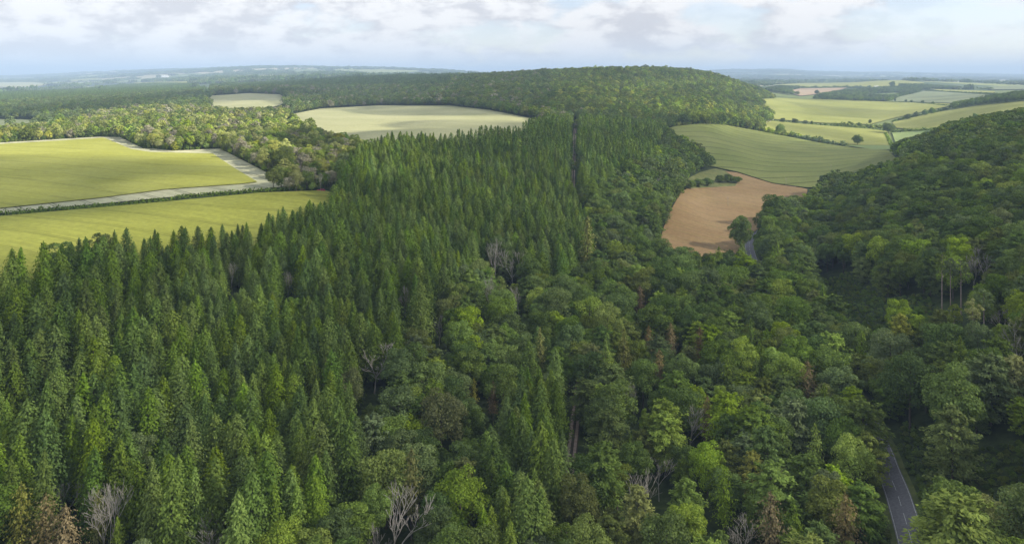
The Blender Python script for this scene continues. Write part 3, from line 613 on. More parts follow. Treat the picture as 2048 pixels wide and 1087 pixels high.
# kind, px, py(top), height, shape, leaf, wide, label, group
R_ = 'round'; S_ = 'spray'
SP = [
 # orange, rusty and yellow larches and pines
 ('larch_tree', 1175, 432, 34, ('larch', 0), 'larch_yellow', 1.25, 'tall yellowish larch with browning top at the right corner of the spruce plantation'),
 ('larch_tree', 1280, 572, 17, ('larch', 1), 'larch_rust', .8, 'small rusty orange larch standing alone among green crowns right of the centre'),
 ('larch_tree', 1248, 658, 22, ('larch', 1), 'larch_yellow', .85, 'yellow-brown larch in front of the rusty trio right of the centre'),
 ('larch_tree', 1297, 652, 16, ('larch', 1), 'larch_rust', .65, 'leftmost small tree of the rusty trio right of the centre'),
 ('larch_tree', 1342, 646, 17, ('larch', 1), 'larch_rust', .65, 'middle small tree of the rusty trio right of the centre'),
 ('larch_tree', 1400, 655, 17, ('larch', 1), 'larch_rust', .7, 'rightmost small tree of the rusty trio right of the centre'),
 ('larch_tree', 1318, 700, 18, ('larch', 1), 'larch_rust', .8, 'dull brown larch just below the rusty trio'),
 ('larch_tree', 1616, 722, 22, ('larch', 1), 'larch_rust', .75, 'tall thin rusty tree among green crowns left of the road'),
 ('larch_tree', 822, 898, 23, ('larch', 1), 'larch_yellow', .85, 'yellow larch right beside the tall bare tree at the bottom'),
 ('larch_tree', 948, 756, 17, ('larch', 1), 'larch_yellow', .6, 'slim yellow-brown larch behind the brown-leaved oak'),
 ('larch_tree', 986, 762, 15, ('larch', 1), 'larch_rust', .55, 'slim brown larch at the left shoulder of the tall dense spruce cluster'),
 ('larch_tree', 1080, 655, 22, ('larch', 0), 'larch_yellow', .95, 'larch with brown top at the peak of the tall dense conifer cluster'),
 ('larch_tree', 1542, 985, 20, ('larch', 1), 'larch_rust', .85, 'rust-brown pine at the bottom edge left of its twin by the road'),
 ('larch_tree', 1690, 988, 20, ('larch', 1), 'larch_rust', .85, 'rust-brown pine at the bottom edge nearest the road'),
 ('larch_tree', 42, 968, 21, ('larch', 1), 'larch_yellow', 1.0, 'yellow-brown pine in the bottom left corner, tallest of its clump'),
 ('larch_tree', 92, 990, 19, ('larch', 1), 'larch_rust', .9, 'orange-brown pine second from the bottom left corner'),
 ('larch_tree', 132, 1012, 18, ('larch', 1), 'larch_rust', .9, 'orange-brown pine at the right of the bottom left clump'),
 ('larch_tree', 196, 978, 17, ('larch', 1), 'larch_yellow', .7, 'green-yellow pine just left of the grey dead twigs at the bottom left'),
 ('larch_tree', 1415, 792, 19, ('larch', 1), 'larch_rust', .6, 'brownish half-bare larch beside the leafless forked tree'),
 ('larch_tree', 1290, 402-90, 16, ('larch', 1), 'larch_rust', .8, 'small reddish tree at the right edge of the far spruce block'),
 # bright or odd broadleaf trees
 ('broadleaf_tree', 1800, 618, 23, (S_, 1), 'leaf_gold', .85, 'yellow-green tree in the open glade above the road bend'),
 ('broadleaf_tree', 1845, 640, 18, (S_, 0), 'leaf_olive', .7, 'smaller olive tree leaning on the yellow-green one above the road bend'),
 ('broadleaf_tree', 1990, 1003, 17, (R_, 0), 'leaf_pale', 1.0, 'pale bright green bushy tree in the bottom right corner'),
 ('broadleaf_tree', 1375, 1000, 17, (R_, 2), 'leaf_bright', 1.1, 'bright yellow-green tree at the bottom edge right of the half-dead tree'),
 ('broadleaf_tree', 1505, 893, 18, (S_, 3), 'leaf_gold', .8, 'rounded olive-yellow tree with layered sprays left of the road'),
 ('broadleaf_tree', 2030, 700, 20, (S_, 1), 'leaf_pale', .9, 'pale grey-green tree with bare limbs at the right edge'),
 ('broadleaf_tree', 1415, 880, 19, (R_, 1), 'leaf_bright', .8, 'light green tree with two rounded heads above the bright one at the bottom'),
 ('broadleaf_tree', 1275, 525, 19, (R_, 2), 'leaf_bright', .9, 'bright green tree just right of the yellow larch at the plantation corner'),
 ('broadleaf_tree', 1481, 428, 25, ('field', 2), 'leaf_mid', .95, 'rounded dark green tree standing in the stubble field left of the road'),
 ('broadleaf_tree', 1552, 390, 25, ('field', 0), 'leaf_dark', .95, 'broad dark tree at the road where the stubble field ends'),
 ('broadleaf_tree', 1537, 428, 24, ('field', 2), 'leaf_bright', .7, 'upright fresh green tree right beside the road at the stubble field'),
 ('broadleaf_tree', 1592, 430, 20, ('field', 2), 'leaf_bright', .75, 'slim fresh green tree right of the broad dark one by the road'),
 ('broadleaf_tree', 882, 778, 22, (R_, 1), 'leaf_brown', 1.0, 'round brown-green oak left of the tall dense conifer cluster'),
 ('broadleaf_tree', 700, 735, 18, (R_, 3), 'leaf_brown', .8, 'dull brown-green tree left of the leafless fan-shaped tree'),
 ('broadleaf_tree', 1155, 950, 20, (R_, 0), 'leaf_brown', .9, 'dark brownish tree at the lower end of the rutted track'),
 ('broadleaf_tree', 1440, 762, 17, (R_, 2), 'leaf_bright', .55, 'small vivid green round-topped tree near the forked leafless tree'),
 ('broadleaf_tree', 1288, 812, 13, ('oval', 0), 'leaf_bright', .55, 'tiny column-like green tree right of the track'),
 ('broadleaf_tree', 1275, 960, 20, (S_, 1), 'leaf_pale', .95, 'half-dead tree overgrown with ivy at the bottom edge, grey twigs on top'),
 ('broadleaf_tree', 1215, 812, 20, (S_, 2), 'leaf_mid', 1.0, 'broad layered green tree immediately right of the rutted track'),
 ('broadleaf_tree', 1590, 790, 23, (S_, 2), 'leaf_blue', .9, 'blue-green feathery tree left of where the road comes out of the wood'),
 ('broadleaf_tree', 1726, 792, 22, (S_, 2), 'leaf_mid', 1.05, 'feathery green tree hanging over the road where it leaves the wood'),
 ('broadleaf_tree', 1705, 870, 20, (R_, 3), 'leaf_bright', .9, 'lumpy fresh green tree left of the road just below the overhanging one'),
 ('broadleaf_tree', 1820, 700, 26, (R_, 1), 'leaf_dark', 1.0, 'very broad dark tree on the slope below the yellow-green one'),
 ('broadleaf_tree', 1910, 735, 26, (R_, 0), 'leaf_mid', 1.0, 'tall rounded tree at the right of the broad dark one on the slope'),
 ('broadleaf_tree', 1905, 800, 24, (S_, 0), 'leaf_olive', .95, 'drooping tree low on the right slope over the open undergrowth'),
 ('broadleaf_tree', 1668, 660, 22, (S_, 2), 'leaf_bright', .95, 'big bright feathery tree at the left edge of the open glade'),
 ('broadleaf_tree', 1955, 640, 20, (R_, 3), 'leaf_blue', .8, 'grey-green tree just right of the bare-stemmed pines'),
 ('spruce_tree', 235, 1032, 14, ('spruce', 3), 'spruce_warm', 1.0, 'short bright green fir at the bottom edge left of the dark gap'),
 ('spruce_tree', 1850, 975, 13, ('spruce', 3), 'spruce_deep', 1.1, 'lone dark blue-green fir right beside the road at the bottom'),
 ('spruce_tree', 595, 650+0, 25, ('spruce', 3), 'spruce_deep', 1.0, 'ragged deep green spruce alone above the dense rows at the lower middle'),
 # bare-stemmed pines on the right slope
 ('pine_tree', 1884, 498, 27, ('pine', 1), 'leaf_olive', 1.0, 'leftmost of the tall bare-stemmed pines on the right slope'),
 ('pine_tree', 1901, 515, 26, ('pine', 0), 'leaf_blue', .9, 'second from the left of the tall bare-stemmed pines on the right slope'),
 ('pine_tree', 1922, 512, 26, ('pine', 1), 'leaf_blue', 1.0, 'third from the left of the tall bare-stemmed pines on the right slope'),
 ('pine_tree', 1908, 605, 24, ('pine', 0), 'leaf_olive', .9, 'thin reddish-stemmed pine in front of the tall pine group'),
 ('pine_tree', 1946, 590, 25, ('pine', 1), 'leaf_pale', 1.1, 'pale-crowned pine with a light bare stem right of the tall pine group'),
 ('pine_tree', 1968, 575, 24, ('pine', 0), 'leaf_blue', 1.1, 'rightmost grey-green pine of the group on the right slope'),
 ('pine_tree', 1140, 455, 20, ('pine', 0), 'spruce_deep', .8, 'slim bare-stemmed pine at the near edge of the plantation beside the yellowish larch'),
]
DEAD = [(748, 688, 17, 2, 1.25, 'fan-shaped leafless tree with pale brown twigs left of the centre'), (990, 476, 25, 0, .85, 'tall silvery dead tree, left of the pair at the plantation edge'),
 (1024, 492, 23, 1, .85, 'silvery dead tree, right of the pair at the plantation edge'), (978, 548, 22, 0, .8, 'dead tree with many thin upright stems below the silvery pair'),
 (1040, 572, 17, 3, .8, 'thin dead tree standing just right below the silvery pair'), (783, 942, 26, 3, .85, 'tall leafless grey tree at the bottom beside the yellow larch'),
 (750, 1034, 15, 3, .6, 'low leafless tree at the bottom edge left of the tall grey one'), (812, 566, 17, 3, .8, 'reddish-grey bare tree at the right edge of the spruce stand'),
 (228, 958, 21, 0, .95, 'grey twiggy dead tree at the bottom left beyond the orange pines'), (205, 975, 18, 4, .8, 'lower twiggy dead tree touching the orange pines at the bottom left'),
 (418, 1025, 15, 1, 1.0, 'pale leafless tree at the bottom right of the dark gap'), (135, 960, 12, 4, .8, 'small bare tree between the spruces and the orange pines'),
 (1378, 800, 18, 3, .95, 'forked leafless tree right of the track among green crowns'), (1318, 898, 15, 1, .8, 'reddish bare tree behind the half-dead ivy tree'),
 (1288, 938, 19, 0, 1.1, 'grey upright bare branches rising out of the ivy-clad tree'), (1488, 1035, 13, 4, 1.0, 'bare grey tree at the bottom edge left of the rust-brown pine'),
 (1945, 508, 17, 0, 1.1, 'dead tree with white branches behind the pines on the right slope'), (1970, 495, 16, 2, 1.0, 'spreading bare tree high on the right slope beside another dead one'),
 (2002, 608, 13, 2, .9, 'small white bare crown at the right edge of the pine group'), (2040, 640, 18, 1, .9, 'bare limbs at the right edge of the photo above the pale tree'),
 (1318, 352, 17, 0, .9, 'grey bare tree at the left edge of the stubble field wood'), (878, 632, 12, 3, .9, 'small thin bare tree in the dip between dark rounded crowns'),
 (465, 522, 14, 0, .8, 'greyish dead spruce top deep inside the left spruce stand'), (575, 540, 14, 0, .7, 'thin grey dead spruce top among green rows in the middle of the stand'),
 (1268, 770, 13, 3, .8, 'bare twiggy tree among the brown larches right of the track'),
 (386, 238, 17, 2, 1.1, 'biggest pale bare tree at the far side of the left crop field'), (362, 256, 13, 0, 1.0, 'pale bare tree just left of the biggest one by the crop field'),
 (315, 264, 12, 2, 1.1, 'low spreading pale bare tree on the curve of the field margin'), (292, 252, 13, 1, 1.0, 'pinkish bare tree where the field margin bends'),
 (272, 246, 14, 0, 1.0, 'grey-pink bare tree left of the margin bend'), (425, 262, 11, 3, .9, 'thin bare tree right of the biggest pale one'),
 (62, 252, 12, 2, 1.1, 'isolated pale bare tree near the left edge beyond the crop field'), (10, 266, 9, 4, 1.0, 'low bare tree at the left edge beyond the crop field'),
 (185, 234, 12, 0, 1.0, 'tall pale bare stems in the wood left of the centre of the left field'), (202, 232, 12, 1, .9, 'pale bare stems next to the tall ones in the far left wood'),
 (125, 234, 13, 2, 1.1, 'rounded pale bare tree near the grey strip field at far left'), (222, 208, 12, 0, 1.0, 'pale bare tree at the back of the left wood'),
 (488, 268, 15, 2, 1.1, 'pinkish bare tree over the field margin corner'), (545, 240, 13, 0, .9, 'bare tree with straight stems deep in the left wood'),
 (470, 285, 11, 4, 1.0, 'low bare crown touching the field margin'), (612, 262, 14, 1, 1.0, 'greyish bare tree left of the pale middle field'),
 (640, 345, 12, 0, .9, 'bare grey tree above the red car'), (600, 330, 12, 3, .9, 'bare brownish tree left of the red car'),
 (568, 196, 14, 3, 1.0, 'brownish bare trees at the right tip of the small far field')]
STRIP = []
def claim(x, y, r): SPECIAL.append((x, y, r))
for nm, px, py, h, (s, k), lm, wd, lab in SP:
    if lm == 'larch_rust': wd *= 1.35
    x, y = solve(px, py, h); t = tree_thing(nm, s, k, lm, 'bark_pine' if s == 'pine' else 'bark', x, y, h, wd, random.uniform(0, 6.28))
    tag(t, lab, {'larch_tree': 'conifer tree', 'broadleaf_tree': 'tree', 'spruce_tree': 'spruce tree', 'pine_tree': 'pine tree'}[nm], {'larch_tree': 'larches and browning pines scattered through the wood', 'broadleaf_tree': 'broadleaf trees of the near wood', 'spruce_tree': 'spruces of the near plantation', 'pine_tree': 'bare-stemmed pines'}[nm])
    claim(x, y, 3.2*wd+1.2)
    if lm == 'larch_rust': wd *= 1.0
    if (nm == 'larch_tree' and 400 < py < 900): STRIP.append((x, y, 4.0*wd, 36))
    if nm != 'spruce_tree' and py > 400: claim(x*(1-6/y), y-6, 3.2)
    if py < 500 and px < 1200: claim(x*(1-20/y), y-20, 3.4); claim(x*(1-27/y), y-27, 3)
def dead_parts(k):
    if ('d', k) not in _mc:
        V, Fc = SHAPES['dead', k][1]; a = mesh_np('trunk', V[:16], Fc[:8], [M['bark_dead']], smooth=True); b = mesh_np('branches', V[16:], Fc[8:]-16, [M['bark_dead']], smooth=True)
        _mc['d', k] = (a, b)
    return _mc['d', k]
for px, py, h, k, wd, lab in DEAD:
    x, y = solve(px, py, h); sc = h/18.0; r = empty('dead_tree', (x, y, z1(x, y)), random.uniform(0, 6.28), (sc*wd*1.15, sc*wd*1.15, sc))
    if py > 340: STRIP.append((x, y, 4.4, 40))
    a, b = dead_parts(k); link('trunk', a, r); link('branches', b, r)
    tag(r, lab, 'dead tree', 'leafless dead trees'); claim(x, y, 4.2); claim(x*(1-6/y), y-6, 4.5); claim(x*(1-11/y), y-11, 3.2)
SPN = np.array(SPECIAL)
def clear_special(x, y, own=0.0):
    k = np.ones(x.shape, bool)
    for a, b, r in SPN: k &= (x-a)**2+(y-b)**2 > (r+own)**2
    return k

def low_strip(x, y, len_=None):      # younger, lower growth in front of the specimen trees
    r = np.zeros(x.shape, bool)
    for a, b, w_, l_ in STRIP: r |= (abs(x-a*y/b) < w_) & (y < b) & (y > b-(len_ or l_))
    return r
# ---------------------------------------------------------------- the near wood: one list of candidates per kind
near_spruce, near_leaf = [], []
def canopy_px(x, y, h): return proj(x, y, zt(x, y)+h)
SPR_M = ['spruce_mid', 'spruce_deep', 'spruce_warm']
X, Y = grid(-760, 420, 122, 1000, 6.0, .30)
k = (abs(X/Y) < .82) & ~blocked(X, Y) & ~glade(X, Y) & clear_special(X, Y); X, Y = X[k], Y[k]
Hh = RNG.normal(21.5, 2.4, X.shape)+1.8*np.sin(X/23+Y/31); Hh = np.where(low_strip(X, Y), Hh*.72, Hh); PX, PY = canopy_px(X, Y, Hh*.93)
ins = np.zeros(X.shape, bool)
for p in P_SPR: ins |= inpoly(PX, PY, p)
ins &= (RNG.uniform(size=X.shape) < .955) & ~low_strip(X, Y, 26)
sprx = set()
for x, y, h, px, py in zip(X[ins], Y[ins], Hh[ins], PX[ins], PY[ins]):
    kk = int(RNG.integers(5)); m = SPR_M[int(RNG.choice(3, p=(.55, .33, .12)))]
    near_spruce.append((x, y, h, kk, m, px, py))
SXY = np.array([(a[0], a[1]) for a in near_spruce]); cell = {}
for x, y in SXY: cell.setdefault((int(x//8), int(y//8)), []).append((x, y))
def free_of_spruce(x, y, r):
    a, b = int(x//8), int(y//8)
    for i in (-1, 0, 1):
        for j in (-1, 0, 1):
            for q in cell.get((a+i, b+j), ()):
                if (q[0]-x)**2+(q[1]-y)**2 < r*r: return False
    return True
X, Y = grid(-760, 820, 122, 1010, 7.6, .34)
k = (abs(X/Y) < .82) & ~blocked(X, Y) & ~glade(X, Y) & clear_special(X, Y, 1.5); X, Y = X[k], Y[k]
Hh = RNG.normal(18.5, 2.4, X.shape); Hh = np.where(low_strip(X, Y), Hh*.62, Hh); PX, PY = canopy_px(X, Y, Hh*.9); ins = inpoly(PX, PY, P_NEAR)
LM = ['leaf_mid', 'leaf_dark', 'leaf_blue', 'leaf_olive', 'leaf_bright', 'leaf_brown']
for x, y, h, px, py in zip(X[ins], Y[ins], Hh[ins], PX[ins], PY[ins]):
    if not free_of_spruce(x, y, 5.0): continue
    right = px > 1180 and py > 480; prob = (.42, .17, .10, .13, .16, .02) if right else (.46, .22, .12, .14, .05, .01)
    if py > 1000 and h > 17: h *= .9
    s = 'spray' if RNG.uniform() < (.55 if right else .25) else 'round'
    if right and RNG.uniform() < .10: near_leaf.append((x, y, h*1.08, ('larch', int(RNG.integers(2))), ('spruce_warm', 'spruce_mid')[int(RNG.integers(2))], px, py)); continue
    near_leaf.append((x, y, h, (s, int(RNG.integers(4))), LM[int(RNG.choice(6, p=prob))], px, py))

# ---------------------------------------------------------------- labels that single a tree out
MARKS = [('the red car', 642, 385), ('the silvery dead pair', 1005, 500), ('the yellowish corner larch', 1175, 470), ('the rutted track', 1158, 880),
 ('the dark bottom left gap', 310, 1010), ('the brown-green oak', 882, 850), ('the tall bare tree at the bottom', 783, 990), ('the ivy-clad half-dead tree', 1275, 1010),
 ('the bottom right road', 1790, 1010), ('the pale bottom right tree', 1990, 1040), ('the yellow-green glade tree', 1800, 660), ('the tall bare-stemmed pines', 1900, 560),
 ('the stubble field', 1430, 470), ('the fan-shaped leafless tree', 748, 720), ('the rusty trio', 1345, 665), ('the orange corner pines', 90, 1010),
 ('the lower left crop field', 200, 490), ('the tall rusty tree', 1616, 760), ('the left edge of the photo', 20, 720), ('the bare stand-edge tree', 812, 600), ('the olive-yellow tree', 1505, 930),
 ('the forked leafless tree', 1378, 840), ('the broad dark slope tree', 1820, 760), ('the spruce stand middle', 560, 610), ('the front rows of spruces', 360, 780), ('the lower middle spruces', 600, 830),
 ('the road bend by the stubble', 1505, 490), ('the right edge of the photo', 2030, 400), ('the dense conifer cluster', 1050, 820), ('the far forest track', 1150, 300), ('the second rust-brown pine', 1690, 1030), ('the hill field', 1700, 345)]
def place_phrase(px, py):
    best = min(MARKS, key=lambda m: (m[1]-px)**2+((m[2]-py)*1.2)**2); dx, dy = px-best[1], (py-best[2])*1.2
    if abs(dx) > abs(dy)*1.6: rel = 'right of' if dx > 0 else 'left of'
    elif abs(dy) > abs(dx)*1.6: rel = 'in front of' if dy > 0 else 'behind'
    else: rel = ('in front and ' if dy > 0 else 'behind and ')+('right of' if dx > 0 else 'left of')
    if 'edge of the photo' in best[0] or 'bottom' in best[0] and rel.startswith('in front'): rel = 'near'
    far = math.hypot(dx, dy)
    return rel+' '+best[0]
ORD = ['leftmost', 'second from left', 'third from left', 'fourth from left', 'fifth from left', 'sixth from left', 'seventh from left', 'eighth from left', 'ninth from left', 'tenth from left']
def make_individuals(cands, kind, cat, group, describe, build, nmax=300):
    vis = [c for c in cands if -15 < c[5] < 2063 and c[6] < 1100]
    vis.sort(key=lambda c: -c[2]/c[1]); pick = vis[:nmax]; ids = set(id(c) for c in pick); by = {}
    for c in pick: by.setdefault(describe(c)+'|'+place_phrase(c[5], c[6]), []).append(c)
    for lab, L_ in by.items():
        a, b = lab.split('|'); L_.sort(key=lambda c: c[5])
        for q, c in enumerate(L_):
            pre = '' if len(L_) == 1 else (ORD[q] if q < len(ORD) else 'far right')+' '
            if len(L_) > 1 and q == len(L_)-1: pre = 'rightmost '
            lb = (pre+a+' '+b).split()
            if len(lb) > 16: lb = [v for v in lb if v not in ('tall', 'green', 'and')]
            tag(build(c), ' '.join(lb[:16]), cat, group)
    return [c for c in cands if id(c) not in ids]
SHN = {0: 'full pointed', 1: 'slender pointed', 2: 'broad heavy-skirted', 3: 'ragged-edged', 4: 'uneven tapering'}
TON = {'spruce_mid': 'green', 'spruce_deep': 'dark green', 'spruce_warm': 'yellowish green', 'leaf_mid': 'green', 'leaf_dark': 'dark green', 'leaf_blue': 'blue-green', 'leaf_olive': 'olive', 'leaf_bright': 'fresh green', 'leaf_brown': 'brown-green'}
rest_s = make_individuals(near_spruce, 'spruce_tree', 'spruce tree', 'spruces of the near plantation', lambda c: '%s %s spruce' % (SHN[c[3]], TON[c[4]]),
    lambda c: tree_thing('spruce_tree', 'spruce', c[3], c[4], 'bark', c[0], c[1], c[2], random.uniform(1.08, 1.42), random.uniform(0, 6.28)), 298)
SH2 = {'round': {0: 'rounded', 1: 'broad domed', 2: 'narrow rounded', 3: 'lumpy-crowned'}, 'spray': {0: 'feathery', 1: 'narrow feathery', 2: 'wide layered', 3: 'dense feathery'}, 'larch': {0: 'conical', 1: 'shaggy conical'}}
rest_l = make_individuals(near_leaf, 'broadleaf_tree', 'tree', 'broadleaf trees of the near wood', lambda c: '%s %s tree' % (SH2[c[3][0]][c[3][1]], TON[c[4]]),
    lambda c: tree_thing('conical_tree' if c[3][0] == 'larch' else 'broadleaf_tree', c[3][0], c[3][1], c[4], 'bark', c[0], c[1], c[2], random.uniform(.9, 1.15), random.uniform(0, 6.28)), 266)
items = []
for x, y, h, kk, m, px, py in rest_s:
    lo = y > 620; key = ('spruce_lo', kk % 3, m) if lo else ('spruce', kk, m); sc = h/24
    items.append((key, x, y, z1(x, y), RNG.uniform(0, 6.28), sc*RNG.uniform(1.08, 1.4), sc))
stuff_group('spruce_plantation', items, 'dense rows of dark green spruces beyond the nearest ones', 'spruce plantation')
def scatter(poly, dmin, dmax, s, jit, hmu, hsd, keyf, xr=(-.86, .9), fsp=0, hfac=.8, keep=1.0, cull=None):
    out = []; y0 = dmin
    while y0 < dmax:
        y1 = min(dmax, y0*1.3+50); X, Y = grid(xr[0]*y1, xr[1]*y1, y0, y1, s, jit)
        k = (X/Y > xr[0]) & (X/Y < xr[1]) & (RNG.uniform(size=X.shape) < keep); X, Y = X[k], Y[k]
        if len(X):
            H = np.maximum(RNG.normal(hmu, hsd, X.shape), hmu*.4); PX, PY = canopy_px(X, Y, H*hfac); k = inpoly(PX, PY, poly)
            X, Y, H, PX, PY = X[k], Y[k], H[k], PX[k], PY[k]
            k = ~blocked(X, Y) & ~glade(X, Y); 
            if cull is not None: k &= ~cull(X, Y)
            for x, y, h, px, py, z in zip(X[k], Y[k], H[k], PX[k], PY[k], zt(X[k], Y[k])):
                key = keyf(px, py, x, y); sc = h/SHAPES[key[0], key[1]][2]
                if y < 520 and not clear_special(np.array([x]), np.array([y]), .5)[0]: continue
                out.append((key, x, y, z-.3, RNG.uniform(0, 6.28), sc*RNG.uniform(.85, 1.2), sc))
        y0 = y1
    return out
def ch(a, p): return a[int(RNG.choice(len(a), p=p))]
leafstuff = []
for x, y, h, sk, m, px, py in rest_l:
    if y > 560 and sk[0] != 'larch': sk = ('round_lo', sk[1] % 4) if y > 560 else sk
    sc = h/SHAPES[sk][2]; leafstuff.append(((sk[0], sk[1], m), x, y, z1(x, y), RNG.uniform(0, 6.28), sc*RNG.uniform(.9, 1.15), sc))
def k_w2(px, py, x, y):
    m = ch(['leaf_olive', 'leaf_gold', 'leaf_pale', 'twig_haze', 'leaf_bright', 'leaf_mid', 'leaf_blue', 'leaf_brown'], (.38, .08, .24, .10, .10, .10, .00, .00))
    if y < 700: return (ch(['round', 'spray'], (.75, .25)), int(RNG.integers(4)), m)
    return ('round_lo', int(RNG.integers(4)), m)
leafstuff += scatter(P_W2, 380, 1400, 7.8, .36, 12.5, 2.6, k_w2)
# low shrubs that close the foot of the left wood against the field margin
def k_sh(px, py, x, y): return ('round_lo', int(RNG.integers(4)), ch(['leaf_olive', 'leaf_mid', 'leaf_bright'], (.3, .4, .3)))
leafstuff += scatter([(-400, 300), (0, 291), (240, 278), (300, 303), (380, 306), (450, 303), (520, 341), (600, 382), (655, 378), (640, 350), (560, 330), (500, 300), (450, 280), (300, 275), (200, 262), (0, 272), (-400, 280)], 380, 900, 4.0, .4, 4.5, 1.2, k_sh)
leafstuff += scatter(P_W3, 900, 2600, 10.0, .36, 14, 2.2, lambda px, py, x, y: ('round_lo', int(RNG.integers(4)), ch(['leaf_dark', 'leaf_mid', 'leaf_blue', 'leaf_olive', 'leaf_brown'], (.36, .16, .28, .12, .08))))
def hill_gap(X, Y):      # the ride cut through the hill wood, seen as a dark line
    px = CX+F*X/Y; g = CX+ (1243-1024) + (Y-1650)*.012
    return (abs(px-g) < 3.2) & (Y > 1350) & (Y < 2300)
def k_w5(px, py, x, y):
    edge = py > 196 and px < 1150
    if px < 900 and py < 172+(px-400)*-.01: return ('spruce_lo', int(RNG.integers(3)), 'spruce_deep') if RNG.uniform() < .5 else ('round_lo', int(RNG.integers(4)), 'leaf_dark')
    if px > 1100 and (y > 1050): return ('round_lo', int(RNG.integers(4)), ch(['leaf_olive', 'leaf_mid', 'leaf_dark', 'leaf_gold', 'leaf_brown', 'leaf_bright'], (.50, .24, .05, .05, .00, .16)))  # olive and bright share raised to put sunlight into the hill's leaf colour
    return ('round_lo', int(RNG.integers(4)), ch(['leaf_dark', 'leaf_mid', 'leaf_olive', 'leaf_blue', 'twig_haze', 'leaf_brown'], (.20, .28, .26, .10, .06 if not edge else .10, .10 if not edge else .06)))
leafstuff += scatter(P_W5, 900, 3000, 9.3, .37, 15, 2.4, k_w5, xr=(-.45, .42), cull=hill_gap)
# the sunlit shrubby strip between hill wood and green field
leafstuff += scatter([(1300, 246), (1400, 236), (1480, 238), (1546, 226), (1546, 243), (1520, 249), (1600, 266), (1560, 269), (1500, 260), (1450, 250), (1400, 247.5), (1350, 253), (1322, 262)], 850, 1500, 5.5, .4, 6, 1.6, lambda px, py, x, y: ('round_lo', int(RNG.integers(4)), ch(['leaf_bright', 'leaf_olive', 'leaf_mid', 'leaf_pale'], (.35, .3, .2, .15))))
dk = lambda px, py, x, y: ('round_lo', int(RNG.integers(4)), ch(['leaf_dark', 'leaf_mid', 'leaf_blue'], (.5, .3, .2)))
for P, a, b in ((P_W8, 1200, 2600), (P_W9, 2200, 4300), (P_W10, 2400, 4600), (P_W11, 3000, 5200)): leafstuff += scatter(P, a, b, 11, .36, 14, 2, dk, xr=(.3, .9))
stuff_group('broadleaf_woodland', leafstuff, 'mixed green broadleaf woodland covering the slopes and the hill behind', 'woodland')
far = scatter(P_W4, 1900, 4200, 11, .3, 16, 1.5, lambda px, py, x, y: ('spruce_lo', int(RNG.integers(3)), 'spruce_deep'), xr=(-.9, -.38))
stuff_group('distant_conifer_wood', far, 'dark conifer wood in a long band at the far left', 'conifer wood')
# far hills: clumps of trees in patches, open fields between
cl = []
y0 = 2750.0
while y0 < 17000:
    y1 = y0*1.16; s = 34+y0*.004; X, Y = grid(-.86*y1, .86*y1, y0, y1, s, .42)
    nz = np.sin(X*.0019+1.7*np.sin(Y*.0009))+1.2*np.sin(Y*.0016+1.3*np.sin(X*.0013+2))+.5*np.sin((X-Y)*.0033)
    U = X/Y; thr = np.where(Y > 7500, .1, np.where(U < -.5, 1.0, np.where(U > .42, .7, .5)))
    # straight hedgerows
    hd = (abs(((X*.9+Y*.35)/900) % 1) < .03) | (abs(((Y*.9-X*.3)/1500) % 1) < .02)
    k = ((nz > thr) | hd) & (abs(U) < .86); X, Y = X[k], Y[k]
    k = ~blocked(X, Y); X, Y = X[k], Y[k]; PX, PY = canopy_px(X, Y, 8); Z = zt(X, Y)
    k = ~((PX > 1540) & (PX < 1850) & (Y < 3600)); X, Y, Z = X[k], Y[k], Z[k]
    for x, y, z in zip(X, Y, Z):
        c = RNG.uniform() < .2; key = ('clump_con', 0, 'spruce_deep') if c else ('clump', int(RNG.integers(3)), ch(['leaf_dark', 'leaf_mid', 'leaf_blue', 'leaf_olive'], (.4, .1, .4, .1)))
        q = s/36*RNG.uniform(.8, 1.15); cl.append((key, x, y, z, RNG.uniform(0, 6.28), q, min(q, 1.5)*RNG.uniform(.8, 1.1)))
    y0 = y1
stuff_group('distant_woods', cl, 'hazy woods and hedgerows spread over the far hills', 'distant woods')
# undergrowth of the glades and verges
ug = []
X, Y = grid(60, 330, 150, 420, 1.8, .48); k = glade(X, Y) & ~blocked(X, Y); X, Y = X[k], Y[k]
for x, y, z in zip(X, Y, zt(X, Y)):
    s = RNG.uniform(.04, .15); ug.append((('round_lo', int(RNG.integers(4)), ch(['leaf_dark', 'leaf_mid', 'leaf_olive'], (.3, .5, .2))), x, y, z-.3, RNG.uniform(0, 6.28), s*1.3, s))
X, Y = grid(-160, -60, 150, 260, 2.6, .45); k = glade(X, Y) & (RNG.uniform(size=X.shape) < .5); X, Y = X[k], Y[k]
for x, y, z in zip(X, Y, zt(X, Y)):
    s = RNG.uniform(.04, .12); ug.append((('round_lo', int(RNG.integers(4)), 'leaf_dark'), x, y, z-.3, RNG.uniform(0, 6.28), s*1.3, s))
stuff_group('undergrowth', ug, 'low dark green brambles and ferns on the open slope by the road', 'undergrowth')

